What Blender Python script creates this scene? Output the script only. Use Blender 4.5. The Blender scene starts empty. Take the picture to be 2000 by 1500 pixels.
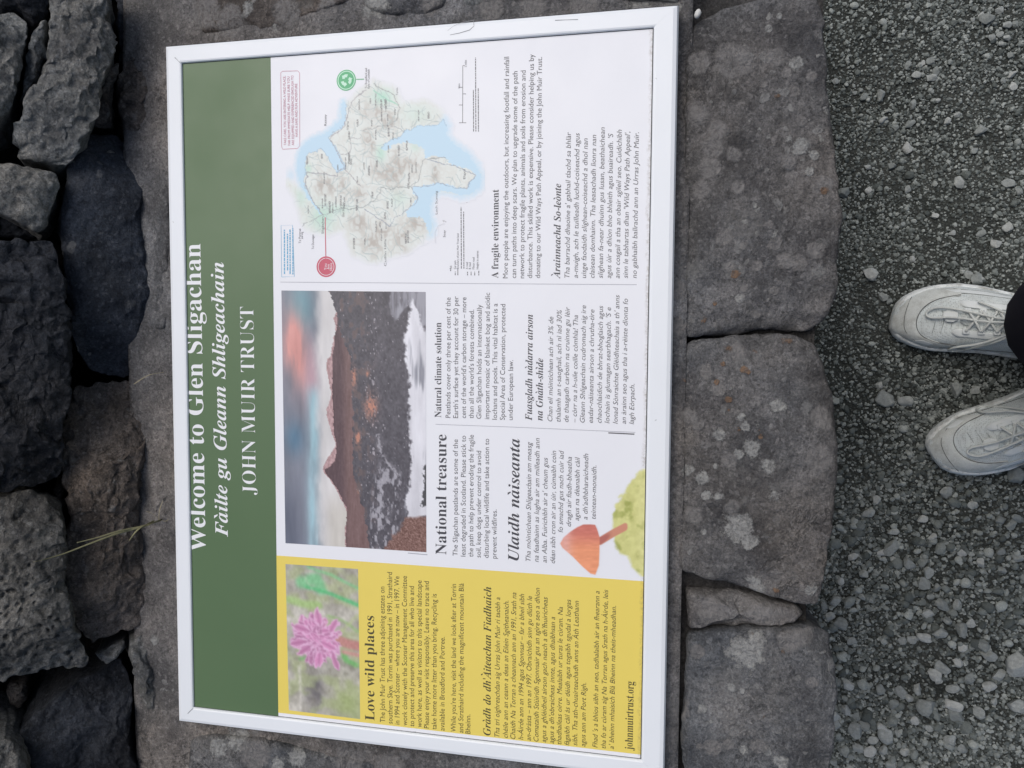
import bpy, bmesh, math, random, unicodedata
import numpy as np
from mathutils import Vector, Matrix
random.seed(7); RNG = np.random.default_rng(11)
scene = bpy.context.scene
COL = scene.collection

# ------------------------------------------------------------------ camera
F_PX, PH_W, PH_H = 1500.0, 2000.0, 1500.0          # focal length in photo pixels
CAM_H, SLOPE = 1.50, math.radians(11.0)            # lens height above the path, slope of the sign
R_PC = np.array([[0.9982284, -0.0185165, 0.0565444],   # sign axes -> lens axes (right, down, forward)
                 [0.0065111, 0.9786305, 0.2055237],
                 [-0.0591417, -0.2047915, 0.9770173]])
T_PC = np.array([-0.0173393, -0.1332589, 0.9421515])
cs, sn = math.cos(SLOPE), math.sin(SLOPE)
M_PW = np.array([[1, 0, 0], [0, -cs, -sn], [0, sn, -cs]]).T   # sign axes (right, down, into) -> world
W_CW = M_PW @ R_PC.T
CAM = np.array([0.0, 0.0, CAM_H])
PANEL_C = CAM + M_PW @ R_PC.T @ T_PC                # centre of the panel
cam_d = bpy.data.cameras.new('camera'); cam = bpy.data.objects.new('camera', cam_d); COL.objects.link(cam)
cam_d.sensor_width = 36; cam_d.lens = 36 * F_PX / PH_W; cam_d.clip_start = 0.02; cam_d.clip_end = 200
cx, cy, cz = W_CW[:, 1], W_CW[:, 0], -W_CW[:, 2]    # the phone was held on its side
cam.matrix_world = Matrix(((cx[0], cy[0], cz[0], 0), (cx[1], cy[1], cz[1], 0), (cx[2], cy[2], cz[2], CAM_H), (0, 0, 0, 1)))
scene.camera = cam
scene.render.resolution_x, scene.render.resolution_y = 1024, 768

# ------------------------------------------------------------------ light
SUN_EL, SUN_AZ = math.radians(66), math.radians(75)   # azimuth from +Y towards +X
world = bpy.data.worlds.new('World'); scene.world = world; world.use_nodes = True
wn = world.node_tree; wn.nodes.clear()
sky = wn.nodes.new('ShaderNodeTexSky'); sky.sky_type = 'NISHITA'; sky.sun_disc = False
sky.sun_elevation = SUN_EL; sky.sun_rotation = SUN_AZ; sky.air_density = 1.0; sky.dust_density = 4.0; sky.ozone_density = 1.0
bg = wn.nodes.new('ShaderNodeBackground'); bg.inputs['Strength'].default_value = 0.10
wo = wn.nodes.new('ShaderNodeOutputWorld')
wn.links.new(sky.outputs[0], bg.inputs[0]); wn.links.new(bg.outputs[0], wo.inputs[0])
sun_d = bpy.data.lights.new('sun', 'SUN'); sun_d.energy = 1.4; sun_d.angle = math.radians(48); sun_d.color = (1, 0.985, 0.96)
sun = bpy.data.objects.new('sun', sun_d); COL.objects.link(sun)
sd = Vector((math.sin(SUN_AZ) * math.cos(SUN_EL), math.cos(SUN_AZ) * math.cos(SUN_EL), math.sin(SUN_EL)))
sun.rotation_euler = sd.to_track_quat('Z', 'Y').to_euler(); sun.location = (1, 3, 5)
vs = scene.view_settings
vs.view_transform = 'Standard'; vs.look = 'None'; vs.exposure = 0.14; vs.gamma = 1.0; vs.use_curve_mapping = False

# ------------------------------------------------------------------ helpers
def lin(r, g, b):
    out = []
    for c in (r, g, b):
        c /= 255.0
        out.append(c / 12.92 if c <= 0.04045 else ((c + 0.055) / 1.055) ** 2.4)
    return np.array(out)
def lina(a):
    a = np.clip(np.asarray(a, float) / 255.0, 0, 1)
    return np.where(a <= 0.04045, a / 12.92, ((a + 0.055) / 1.055) ** 2.4)
def ray(x, y):
    """photo pixel -> direction from the lens"""
    return W_CW @ np.array([(PH_H - y - PH_H / 2) / F_PX, (x - PH_W / 2) / F_PX, 1.0])
def hit(x, y, p0, n):
    d = ray(x, y); return CAM + d * (np.dot(p0 - CAM, n) / np.dot(d, n))
N_PANEL = -M_PW[:, 2]                                # outward normal of the sign
AX_R, AX_D = M_PW[:, 0], M_PW[:, 1]                  # right and down the slope
def on_ledge(x, y, off=-0.022): return hit(x, y, PANEL_C + N_PANEL * off, N_PANEL)
def on_ground(x, y, z=0.0): return hit(x, y, np.array([0, 0, z]), np.array([0, 0, 1.0]))
def new_obj(name, me, mat=None, parent=None):
    o = bpy.data.objects.new(name, me); COL.objects.link(o)
    if mat is not None and me is not None: me.materials.append(mat)
    if parent is not None: o.parent = parent
    return o
def empty(name, label, cat, loc=(0, 0, 0), group=None):
    o = bpy.data.objects.new(name, None); COL.objects.link(o); o.location = loc; o.empty_display_size = 0.05
    o['label'] = label; o['category'] = cat
    if group: o['group'] = group
    return o
def adopt(ch, parent):
    """parent a mesh built in world space to an empty that sits elsewhere"""
    ch.parent = parent
    mw = parent.matrix_basis.copy() if parent.parent is None else parent.parent.matrix_basis @ parent.matrix_basis
    ch.matrix_parent_inverse = mw.inverted()
def np_mesh(name, V, faces, smooth=True):
    """faces: list of int arrays, each (n,3) or (n,4)"""
    V = np.asarray(V, np.float32); me = bpy.data.meshes.new(name)
    me.vertices.add(len(V)); me.vertices.foreach_set('co', V.ravel())
    faces = [np.asarray(f, np.int32) for f in faces if len(f)]
    flat = np.concatenate([f.ravel() for f in faces]); n = sum(len(f) for f in faces)
    tot = np.concatenate([np.full(len(f), f.shape[1], np.int32) for f in faces])
    st = np.concatenate([[0], np.cumsum(tot)[:-1]]).astype(np.int32)
    me.loops.add(len(flat)); me.loops.foreach_set('vertex_index', flat)
    me.polygons.add(n); me.polygons.foreach_set('loop_start', st); me.polygons.foreach_set('loop_total', tot)
    me.polygons.foreach_set('use_smooth', np.full(n, smooth, bool))
    me.update(calc_edges=True); me.validate(); return me
def grid_faces(nu, nv, wrap_u=False):
    """vertex index = v*nu+u"""
    u = np.arange(nu if wrap_u else nu - 1); v = np.arange(nv - 1)
    U, Vv = np.meshgrid(u, v); U = U.ravel(); Vv = Vv.ravel(); U2 = (U + 1) % nu
    return np.stack([Vv * nu + U, Vv * nu + U2, (Vv + 1) * nu + U2, (Vv + 1) * nu + U], 1)
def _h(ix, iy, iz, seed):
    n = (ix.astype(np.uint32) * np.uint32(374761393) + iy.astype(np.uint32) * np.uint32(668265263) + iz.astype(np.uint32) * np.uint32(2147483647) + np.uint32((seed * 974711) & 0xffffffff))
    n = (n ^ (n >> np.uint32(13))) * np.uint32(1274126177); n = n ^ (n >> np.uint32(16))
    n = n * np.uint32(2246822519); n = n ^ (n >> np.uint32(15))
    return (n & np.uint32(0xffffff)).astype(np.float64) / 0xffffff * 2 - 1
def vnoise(P, seed=0):
    P = np.asarray(P, float) + 1000.0
    I = np.floor(P).astype(np.int64); f = P - I; w = f * f * f * (f * (f * 6 - 15) + 10)
    out = 0
    for dx in (0, 1):
        for dy in (0, 1):
            for dz in (0, 1):
                wt = (w[:, 0] if dx else 1 - w[:, 0]) * (w[:, 1] if dy else 1 - w[:, 1]) * (w[:, 2] if dz else 1 - w[:, 2])
                out = out + wt * _h(I[:, 0] + dx, I[:, 1] + dy, I[:, 2] + dz, seed)
    return out
def fbm(P, seed=0, octv=4, gain=0.5):
    s = 0; a = 1.0; P = np.asarray(P, float)
    for k in range(octv): s = s + a * vnoise(P * 2 ** k, seed + k * 17); a *= gain
    return s
def worley(P, seed=0):
    """distance to the nearest random feature point"""
    P = np.asarray(P, float) + 1000.0; I = np.floor(P).astype(np.int64); best = np.full(len(P), 9.0)
    for dx in (-1, 0, 1):
        for dy in (-1, 0, 1):
            for dz in (-1, 0, 1):
                c = I + np.array([dx, dy, dz])
                q = np.stack([c[:, k] + 0.5 + 0.45 * _h(c[:, 0], c[:, 1], c[:, 2], seed + 31 * k) for k in range(3)], 1)
                best = np.minimum(best, ((q - P) ** 2).sum(1))
    return np.sqrt(best)
def sstep(a, b, x): t = np.clip((x - a) / (b - a), 0, 1); return t * t * (3 - 2 * t)

# ------------------------------------------------------------------ materials
class NT:
    def __init__(s, name):
        s.m = bpy.data.materials.new(name); s.m.use_nodes = True; s.t = s.m.node_tree; s.t.nodes.clear()
        s.out = s.n('ShaderNodeOutputMaterial'); s.b = s.n('ShaderNodeBsdfPrincipled'); s.l(s.b.outputs[0], s.out.inputs[0])
        s.tc = s.n('ShaderNodeTexCoord')
    def n(s, t, **k):
        o = s.t.nodes.new(t)
        for a, v in k.items(): setattr(o, a, v)
        return o
    def l(s, a, b): s.t.links.new(a, b)
    def noise(s, scale, detail=5, rough=0.6, vec=None, dist=0.0):
        o = s.n('ShaderNodeTexNoise'); o.inputs['Scale'].default_value = scale; o.inputs['Detail'].default_value = detail
        o.inputs['Roughness'].default_value = rough; o.inputs['Distortion'].default_value = dist
        s.l(vec if vec is not None else s.tc.outputs['Object'], o.inputs['Vector']); return o.outputs['Fac']
    def ramp(s, fac, stops):
        o = s.n('ShaderNodeValToRGB'); s.l(fac, o.inputs[0]); e = o.color_ramp.elements
        while len(e) < len(stops): e.new(0.5)
        for k, (p, c) in enumerate(stops):
            e[k].position = p; e[k].color = (*c, 1) if len(c) == 3 else c
        return o.outputs[0]
    def mix(s, fac, a, b, mode='MIX'):
        o = s.n('ShaderNodeMix', data_type='RGBA', blend_type=mode)
        if isinstance(fac, (int, float)): o.inputs[0].default_value = fac
        else: s.l(fac, o.inputs[0])
        for sock, v in ((o.inputs[6], a), (o.inputs[7], b)):
            if hasattr(v, 'links'): s.l(v, sock)
            else: sock.default_value = (*v, 1)
        return o.outputs[2]
    def math(s, op, a, b=None, clamp=False):
        o = s.n('ShaderNodeMath', operation=op, use_clamp=clamp)
        for k, v in enumerate((a, b)):
            if v is None: continue
            if isinstance(v, (int, float)): o.inputs[k].default_value = v
            else: s.l(v, o.inputs[k])
        return o.outputs[0]
    def bump(s, h, strength, dist, normal=None):
        o = s.n('ShaderNodeBump'); o.inputs['Strength'].default_value = strength; o.inputs['Distance'].default_value = dist
        s.l(h, o.inputs['Height'])
        if normal is not None: s.l(normal, o.inputs['Normal'])
        return o.outputs[0]
    def voro(s, scale, vec=None, feature='F1', rnd=1.0):
        o = s.n('ShaderNodeTexVoronoi', feature=feature); o.inputs['Scale'].default_value = scale
        if 'Randomness' in o.inputs: o.inputs['Randomness'].default_value = rnd
        s.l(vec if vec is not None else s.tc.outputs['Object'], o.inputs['Vector']); return o
def warp(t, scale, amt):
    n = t.n('ShaderNodeTexNoise'); n.inputs['Scale'].default_value = scale; n.inputs['Detail'].default_value = 4
    t.l(t.tc.outputs['Object'], n.inputs['Vector'])
    sub = t.n('ShaderNodeVectorMath', operation='SUBTRACT'); t.l(n.outputs['Color'], sub.inputs[0]); sub.inputs[1].default_value = (.5, .5, .5)
    sc = t.n('ShaderNodeVectorMath', operation='SCALE'); t.l(sub.outputs[0], sc.inputs[0]); sc.inputs['Scale'].default_value = amt
    ad = t.n('ShaderNodeVectorMath', operation='ADD'); t.l(t.tc.outputs['Object'], ad.inputs[0]); t.l(sc.outputs[0], ad.inputs[1])
    return ad.outputs[0]
def stone_mat(name, c1, c2, c3, lichen=0.0, orange=0.0, pit=0.0, rough=0.9, fine=1.0, grime=0.4):
    t = NT(name)
    base = t.ramp(t.noise(7, 7, 0.62, dist=0.6), [(0.3, c1), (0.52, c2), (0.72, c3)])
    mott = t.noise(38, 6, 0.7)
    base = t.mix(t.ramp(mott, [(0.35, (0, 0, 0)), (0.7, (1, 1, 1))]), base, t.mix(0.5, base, c1), 'MIX')
    grain = t.noise(420, 3, 0.8)
    base = t.mix(0.6, base, t.ramp(grain, [(0.32, (0.18, 0.18, 0.18)), (0.5, (0.5, 0.5, 0.5)), (0.7, (0.88, 0.88, 0.88))]), 'OVERLAY')
    base = t.mix(0.45, base, t.ramp(t.noise(130, 5, 0.75), [(0.33, (0.2, 0.2, 0.2)), (0.5, (0.5, 0.5, 0.5)), (0.68, (0.84, 0.84, 0.84))]), 'OVERLAY')
    tint = t.ramp(t.noise(3.3, 3), [(0.35, (0.47, 0.5, 0.54)), (0.65, (0.54, 0.5, 0.46))])
    base = t.mix(0.85, base, tint, 'OVERLAY')
    base = t.mix(0.8, base, t.ramp(t.noise(16, 4, 0.55), [(0.34, (0.3, 0.3, 0.31)), (0.5, (0.5, 0.5, 0.5)), (0.66, (0.72, 0.71, 0.7))]), 'OVERLAY')
    if grime: base = t.mix(t.math('MULTIPLY', t.ramp(t.noise(11, 5, 0.6), [(0.5, (0, 0, 0)), (0.66, (1, 1, 1))]), grime), base, tuple(0.45 * np.array(c1)))
    cr = t.voro(310); crs = t.n('ShaderNodeSeparateColor'); t.l(cr.outputs['Color'], crs.inputs[0])
    base = t.mix(t.math('MULTIPLY', t.math('LESS_THAN', crs.outputs[0], .08), .16), base, tuple(min(.6, 2.2 * q) for q in c3)); base = t.mix(t.math('MULTIPLY', t.math('GREATER_THAN', crs.outputs[0], .90), .4), base, tuple(.4 * q for q in c1))
    crack = t.ramp(t.noise(5.5, 7, .68, dist=1.6), [(.492, (0, 0, 0)), (.5, (1, 1, 1)), (.508, (0, 0, 0))])
    crm = t.math('MULTIPLY', crack, t.ramp(t.noise(3.1, 2), [(.52, (0, 0, 0)), (.62, (1, 1, 1))]))
    base = t.mix(t.math('MULTIPLY', crm, .55), base, tuple(.35 * q for q in c1))
    hsum = t.math('SUBTRACT', t.noise(60, 6, 0.7), t.math('MULTIPLY', crm, .35))
    hsum = t.math('ADD', hsum, t.math('MULTIPLY', t.noise(260, 4, 0.8), 0.6 * fine))
    if pit:
        v = t.voro(75, warp(t, 30, 0.02))
        pv = t.ramp(v.outputs['Distance'], [(0.0, (0, 0, 0)), (0.35, (0.6, 0.6, 0.6)), (0.6, (1, 1, 1))])
        base = t.mix(pit * 0.6, base, pv, 'MULTIPLY'); hsum = t.math('ADD', hsum, t.math('MULTIPLY', pv, 0.7 * pit))
    if lichen:
        wv = warp(t, 55, 0.022)
        region = t.ramp(t.noise(4.5, 3), [(0.42, (0.25, 0.25, 0.25)), (0.6, (1, 1, 1))])
        for sc, prob, cl, strg, rad in ((17, 0.36, (0.19, 0.185, 0.175), 0.55, 0.34), (26, 0.26, (0.36, 0.36, 0.345), 0.8, 0.27), (48, 0.3, (0.3, 0.3, 0.29), 0.75, 0.3), (90, 0.22, (0.36, 0.36, 0.34), 0.65, 0.3)):
            v = t.voro(sc, wv); dist = v.outputs['Distance']
            sep = t.n('ShaderNodeSeparateColor'); t.l(v.outputs['Color'], sep.inputs[0])
            pick = t.math('LESS_THAN', sep.outputs[0], prob * lichen)
            rr = t.math('MULTIPLY', sep.outputs[1], rad); rr = t.math('ADD', rr, rad * 0.35)
            disk = t.n('ShaderNodeMapRange', interpolation_type='SMOOTHSTEP'); t.l(t.math('SUBTRACT', rr, dist), disk.inputs[0]); disk.inputs[1].default_value = 0.0; disk.inputs[2].default_value = 0.07
            m = t.math('MULTIPLY', t.math('MULTIPLY', disk.outputs[0], pick), t.math('MULTIPLY', region, strg))
            m = t.math('MULTIPLY', m, t.ramp(t.noise(160, 4, 0.7), [(0.36, (0.25, 0.25, 0.25)), (0.56, (1, 1, 1))]))
            base = t.mix(m, base, cl); hsum = t.math('ADD', hsum, t.math('MULTIPLY', m, 0.25))
    if lichen:
        for nm, cl in (('lich', (0.42, 0.42, 0.40)), ('pale', (0.27, 0.26, 0.25)), ('orng', (0.27, 0.17, 0.105))):
            at = t.n('ShaderNodeAttribute', attribute_name=nm)
            edge = t.math('ADD', at.outputs['Fac'], t.math('MULTIPLY', t.math('SUBTRACT', t.noise(75, 6, 0.75), 0.5), 1.5 if nm != 'pale' else 0.8))
            m = t.math('MULTIPLY', t.ramp(edge, [(0.44, (0, 0, 0)), (0.6, (1, 1, 1))]), t.math('GREATER_THAN', at.outputs['Fac'], 0.01))
            m = t.math('MULTIPLY', m, t.ramp(t.noise(230, 4, 0.8), [(0.36, (0.35, 0.35, 0.35)), (0.55, (0.9, 0.9, 0.9))]))
            base = t.mix(m, base, cl); hsum = t.math('ADD', hsum, t.math('MULTIPLY', m, 0.3))
    if orange:
        v = t.voro(21, warp(t, 60, 0.03))
        sep = t.n('ShaderNodeSeparateColor'); t.l(v.outputs['Color'], sep.inputs[0])
        disk = t.ramp(v.outputs['Distance'], [(0.2, (1, 1, 1)), (0.3, (0, 0, 0))])
        m = t.math('MULTIPLY', t.math('MULTIPLY', disk, t.math('LESS_THAN', sep.outputs[2], orange)), t.ramp(t.noise(120, 4, 0.7), [(0.4, (0.1, 0.1, 0.1)), (0.6, (0.8, 0.8, 0.8))]))
        base = t.mix(m, base, (0.26, 0.14, 0.065))
    t.l(base, t.b.inputs['Base Color']); t.b.inputs['Roughness'].default_value = rough
    t.b.inputs['Specular IOR Level'].default_value = 0.25
    t.l(t.bump(hsum, 1.0, 0.007), t.b.inputs['Normal']); return t.m
def g(v, w=0.0): return (v * (1 + w), v, v * (1 - w))
M_COPE = stone_mat('coping_stone', g(0.096, .03), g(0.155, .03), g(0.209, .03), lichen=1.0)
M_COPE2 = stone_mat('coping_stone_blue', (0.093, 0.099, 0.106), (0.141, 0.147, 0.152), (0.192, 0.195, 0.195), lichen=.8)
M_BED = stone_mat('mortar', g(.135, .035), g(.20, .045), g(.26, .05), lichen=.35, grime=.45)
M_GREY = stone_mat('grey_rubble', (0.153, 0.153, 0.144), (0.234, 0.234, 0.220), (0.306, 0.302, 0.279), lichen=.45, pit=.35)
M_BROWN = stone_mat('brown_rubble', (0.085, 0.073, 0.063), (0.150, 0.131, 0.116), (0.230, 0.207, 0.184), lichen=.5, pit=.3)
M_BLUE = stone_mat('blue_rubble', (0.029, 0.034, 0.043), (0.054, 0.061, 0.074), (0.096, 0.102, 0.115), lichen=.25)
M_DARK = stone_mat('black_rubble', (0.017, 0.019, 0.024), (0.032, 0.036, 0.043), (0.068, 0.071, 0.080), pit=.5)
M_PIT = stone_mat('pitted_rubble', (0.085, 0.085, 0.082), (0.145, 0.145, 0.136), (0.204, 0.204, 0.192), pit=.75, lichen=.25)
M_JOINT = stone_mat('joint_mortar', g(.035, .04), g(.06, .05), g(.09, .05), grime=.5)
M_EARTH = stone_mat('packed_earth', (.008, .007, .006), (.014, .012, .01), (.022, .019, .016))
def gravel_mat(name, a, b, c):
    t = NT(name)
    gi = t.n('ShaderNodeNewGeometry')
    col = t.ramp(gi.outputs['Random Per Island'], [(0.0, a), (0.55, b), (1.0, c)])
    col = t.mix(0.5, col, t.ramp(t.noise(500, 4, 0.75), [(0.3, (.3, .3, .3)), (0.7, (.72, .72, .72))]), 'OVERLAY')
    t.l(col, t.b.inputs['Base Color']); t.b.inputs['Roughness'].default_value = 0.85; t.b.inputs['Specular IOR Level'].default_value = 0.3
    t.l(t.bump(t.noise(700, 3), 0.5, 0.0006), t.b.inputs['Normal']); return t.m
M_GRAVEL = gravel_mat('gravel', (.06, .069, .064), (.155, .172, .161), (.33, .352, .33))
def pebble_mat():
    t = NT('pebble'); oi = t.n('ShaderNodeObjectInfo')
    col = t.ramp(oi.outputs['Random'], [(0, (.19, .207, .198)), (.6, (.28, .298, .285)), (1, (.39, .403, .383))])
    col = t.mix(0.6, col, t.ramp(t.noise(180, 5, 0.75), [(0.3, (.28, .28, .28)), (0.7, (.7, .7, .7))]), 'OVERLAY')
    t.l(col, t.b.inputs['Base Color']); t.b.inputs['Roughness'].default_value = 0.85; t.b.inputs['Specular IOR Level'].default_value = 0.3
    t.l(t.bump(t.noise(260, 5, .7), 0.6, 0.0015), t.b.inputs['Normal']); return t.m
M_PEBBLE = pebble_mat()
def ground_mat():
    t = NT('grit_ground')
    c = t.ramp(t.noise(9, 5, .6), [(.35, (.04, .045, .041)), (.65, (.08, .086, .078))])
    v = t.voro(260); c = t.mix(.6, c, t.ramp(v.outputs['Distance'], [(0, (.75, .75, .75)), (.6, (.2, .2, .2))]), 'OVERLAY')
    t.l(c, t.b.inputs['Base Color']); t.b.inputs['Roughness'].default_value = .95; t.b.inputs['Specular IOR Level'].default_value = .2
    h = t.math('SUBTRACT', t.math('MULTIPLY', t.noise(500, 4, .7), .5), v.outputs['Distance'])
    t.l(t.bump(h, .9, .003), t.b.inputs['Normal']); return t.m
M_GROUND = ground_mat()
def plain(name, col, rough=.6, spec=.5, grain=0.0, gscale=300, bump=0.0, coat=0.0):
    t = NT(name); c = tuple(float(x) for x in col)
    if grain: t.l(t.mix(grain, c, t.ramp(t.noise(gscale, 4, .7), [(.3, (.3, .3, .3)), (.7, (.7, .7, .7))]), 'OVERLAY'), t.b.inputs['Base Color'])
    else: t.b.inputs['Base Color'].default_value = (*c, 1)
    t.b.inputs['Roughness'].default_value = rough; t.b.inputs['Specular IOR Level'].default_value = spec
    if coat: t.b.inputs['Coat Weight'].default_value = coat; t.b.inputs['Coat Roughness'].default_value = .25
    if bump: t.l(t.bump(t.noise(gscale, 4, .7), bump, .001), t.b.inputs['Normal'])
    return t.m
def frame_mat():
    t = NT('white_painted_aluminium')
    c = t.mix(t.ramp(t.noise(5, 5, .6), [(.45, (0, 0, 0)), (.8, (.35, .35, .35))]), (.77, .80, .82), (.64, .67, .68))
    v = t.voro(55, warp(t, 80, .02)); sep = t.n('ShaderNodeSeparateColor'); t.l(v.outputs['Color'], sep.inputs[0])
    spot = t.math('MULTIPLY', t.math('LESS_THAN', v.outputs['Distance'], .07), t.math('LESS_THAN', sep.outputs[0], .10))
    c = t.mix(t.math('MULTIPLY', spot, .35), c, (.2, .2, .2))
    mp = t.n('ShaderNodeMapping'); mp.inputs['Scale'].default_value = (1, 14, 14); t.l(t.tc.outputs['Object'], mp.inputs[0])
    sc = t.ramp(t.noise(9, 6, .75, vec=mp.outputs[0]), [(.70, (0, 0, 0)), (.76, (1, 1, 1))])
    c = t.mix(t.math('MULTIPLY', sc, .18), c, (.35, .36, .37))
    t.l(c, t.b.inputs['Base Color']); t.b.inputs['Roughness'].default_value = .38
    t.l(t.bump(t.noise(900, 2), .05, .0004), t.b.inputs['Normal']); return t.m
M_FRAME = frame_mat()
def print_mat(name, col, dirt=.0):
    t = NT(name); c = tuple(float(x) for x in col)
    d = t.ramp(t.noise(14, 6, .65), [(.5, (0, 0, 0)), (.8, (1, 1, 1))])
    col = t.mix(t.math('MULTIPLY', d, .10 + dirt), c, tuple(.72 * x for x in c))
    sx = t.n('ShaderNodeSeparateXYZ'); t.l(t.tc.outputs['Object'], sx.inputs[0])          # grime washed down to the bottom rail
    gl = t.ramp(t.math('ADD', t.math('MULTIPLY', t.math('ADD', sx.outputs[1], .295), 105.0), t.math('MULTIPLY', t.math('SUBTRACT', t.noise(40, 6, .75), .5), 1.4)), [(.12, (.5, .5, .5)), (.55, (0, 0, 0))])
    col = t.mix(t.math('MULTIPLY', gl, t.ramp(t.noise(220, 4, .8), [(.4, (.1, .1, .1)), (.6, (1, 1, 1))])), col, (.20, .15, .085))
    v = t.voro(38, warp(t, 60, .03)); sep = t.n('ShaderNodeSeparateColor'); t.l(v.outputs['Color'], sep.inputs[0])
    sp = t.math('MULTIPLY', t.math('LESS_THAN', v.outputs['Distance'], t.math('MULTIPLY', sep.outputs[1], .07)), t.math('LESS_THAN', sep.outputs[0], .16))
    col = t.mix(t.math('MULTIPLY', sp, .4), col, (.22, .21, .2))
    t.l(col, t.b.inputs['Base Color'])
    t.l(t.ramp(t.noise(6, 5, .65), [(.3, (.36, .36, .36)), (.7, (.52, .52, .52))]), t.b.inputs['Roughness']); t.b.inputs['Specular IOR Level'].default_value = .5
    return t.m
M_PAPER = print_mat('panel_white', (.78, .79, .815))
M_GREEN = print_mat('panel_green', lin(83, 108, 73))
M_YELLOW = print_mat('panel_yellow', lin(228, 206, 98))
M_INK = print_mat('ink_black', (.05, .05, .06)); M_INKG = print_mat('ink_grey', (.115, .115, .125))
M_INKW = print_mat('ink_white', (.78, .79, .8)); M_RED = print_mat('ink_red', lin(196, 86, 106)); M_PALERED = print_mat('ink_pale_red', lin(190, 120, 140))
M_TEAL = print_mat('ink_blue', lin(105, 172, 205)); M_LINE = print_mat('ink_line', lin(165, 167, 175)); M_ECO = print_mat('ink_green', lin(78, 172, 118)); M_ECO2 = print_mat('ink_pale_green', lin(190, 228, 205))
M_OLIVE = print_mat('ink_olive', (.07, .062, .026))
M_BACK_LIPSHADOW = plain('dark_backing_lip_shadow', (.035, .037, .04), .8, .2)  # dark backing board, also the painted shadow strips inside the frame lip
def vcol_mat():
    t = NT('printed_picture'); a = t.n('ShaderNodeAttribute', attribute_name='Col'); t.l(a.outputs['Color'], t.b.inputs['Base Color'])
    t.b.inputs['Roughness'].default_value = .42; return t.m
M_PIC = vcol_mat()

# ------------------------------------------------------------------ ground
led_front = on_ledge(1622, 750); GY = led_front[1]
def axis(lo, hi, step, far):
    core = np.arange(lo, hi + 1e-6, step); o = np.array([.05, .15, .4, 1, 2.5, 6, 15, far])
    return np.concatenate([lo - o[::-1], core, hi + o])
gx, gy = axis(-1.6, 1.6, .016, 45), axis(-1.0, .35, .016, 45)
X, Y = np.meshgrid(gx, gy)
def ground_z(x, y):
    P = np.stack([np.ravel(x) * 3, np.ravel(y) * 3, np.zeros(np.size(x))], 1)
    fade = np.clip(3 - np.hypot(np.ravel(x), np.ravel(y)), 0, 1)
    return .006 * fbm(P, 5, 4) * fade
Z = ground_z(X, Y)
me = np_mesh('ground', np.stack([X.ravel(), Y.ravel(), Z], 1), [grid_faces(len(gx), len(gy))])
gr = new_obj('ground', me, M_GROUND); gr['kind'] = 'structure'; gr['label'] = 'dark grey grit path surface under the loose gravel'

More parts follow.
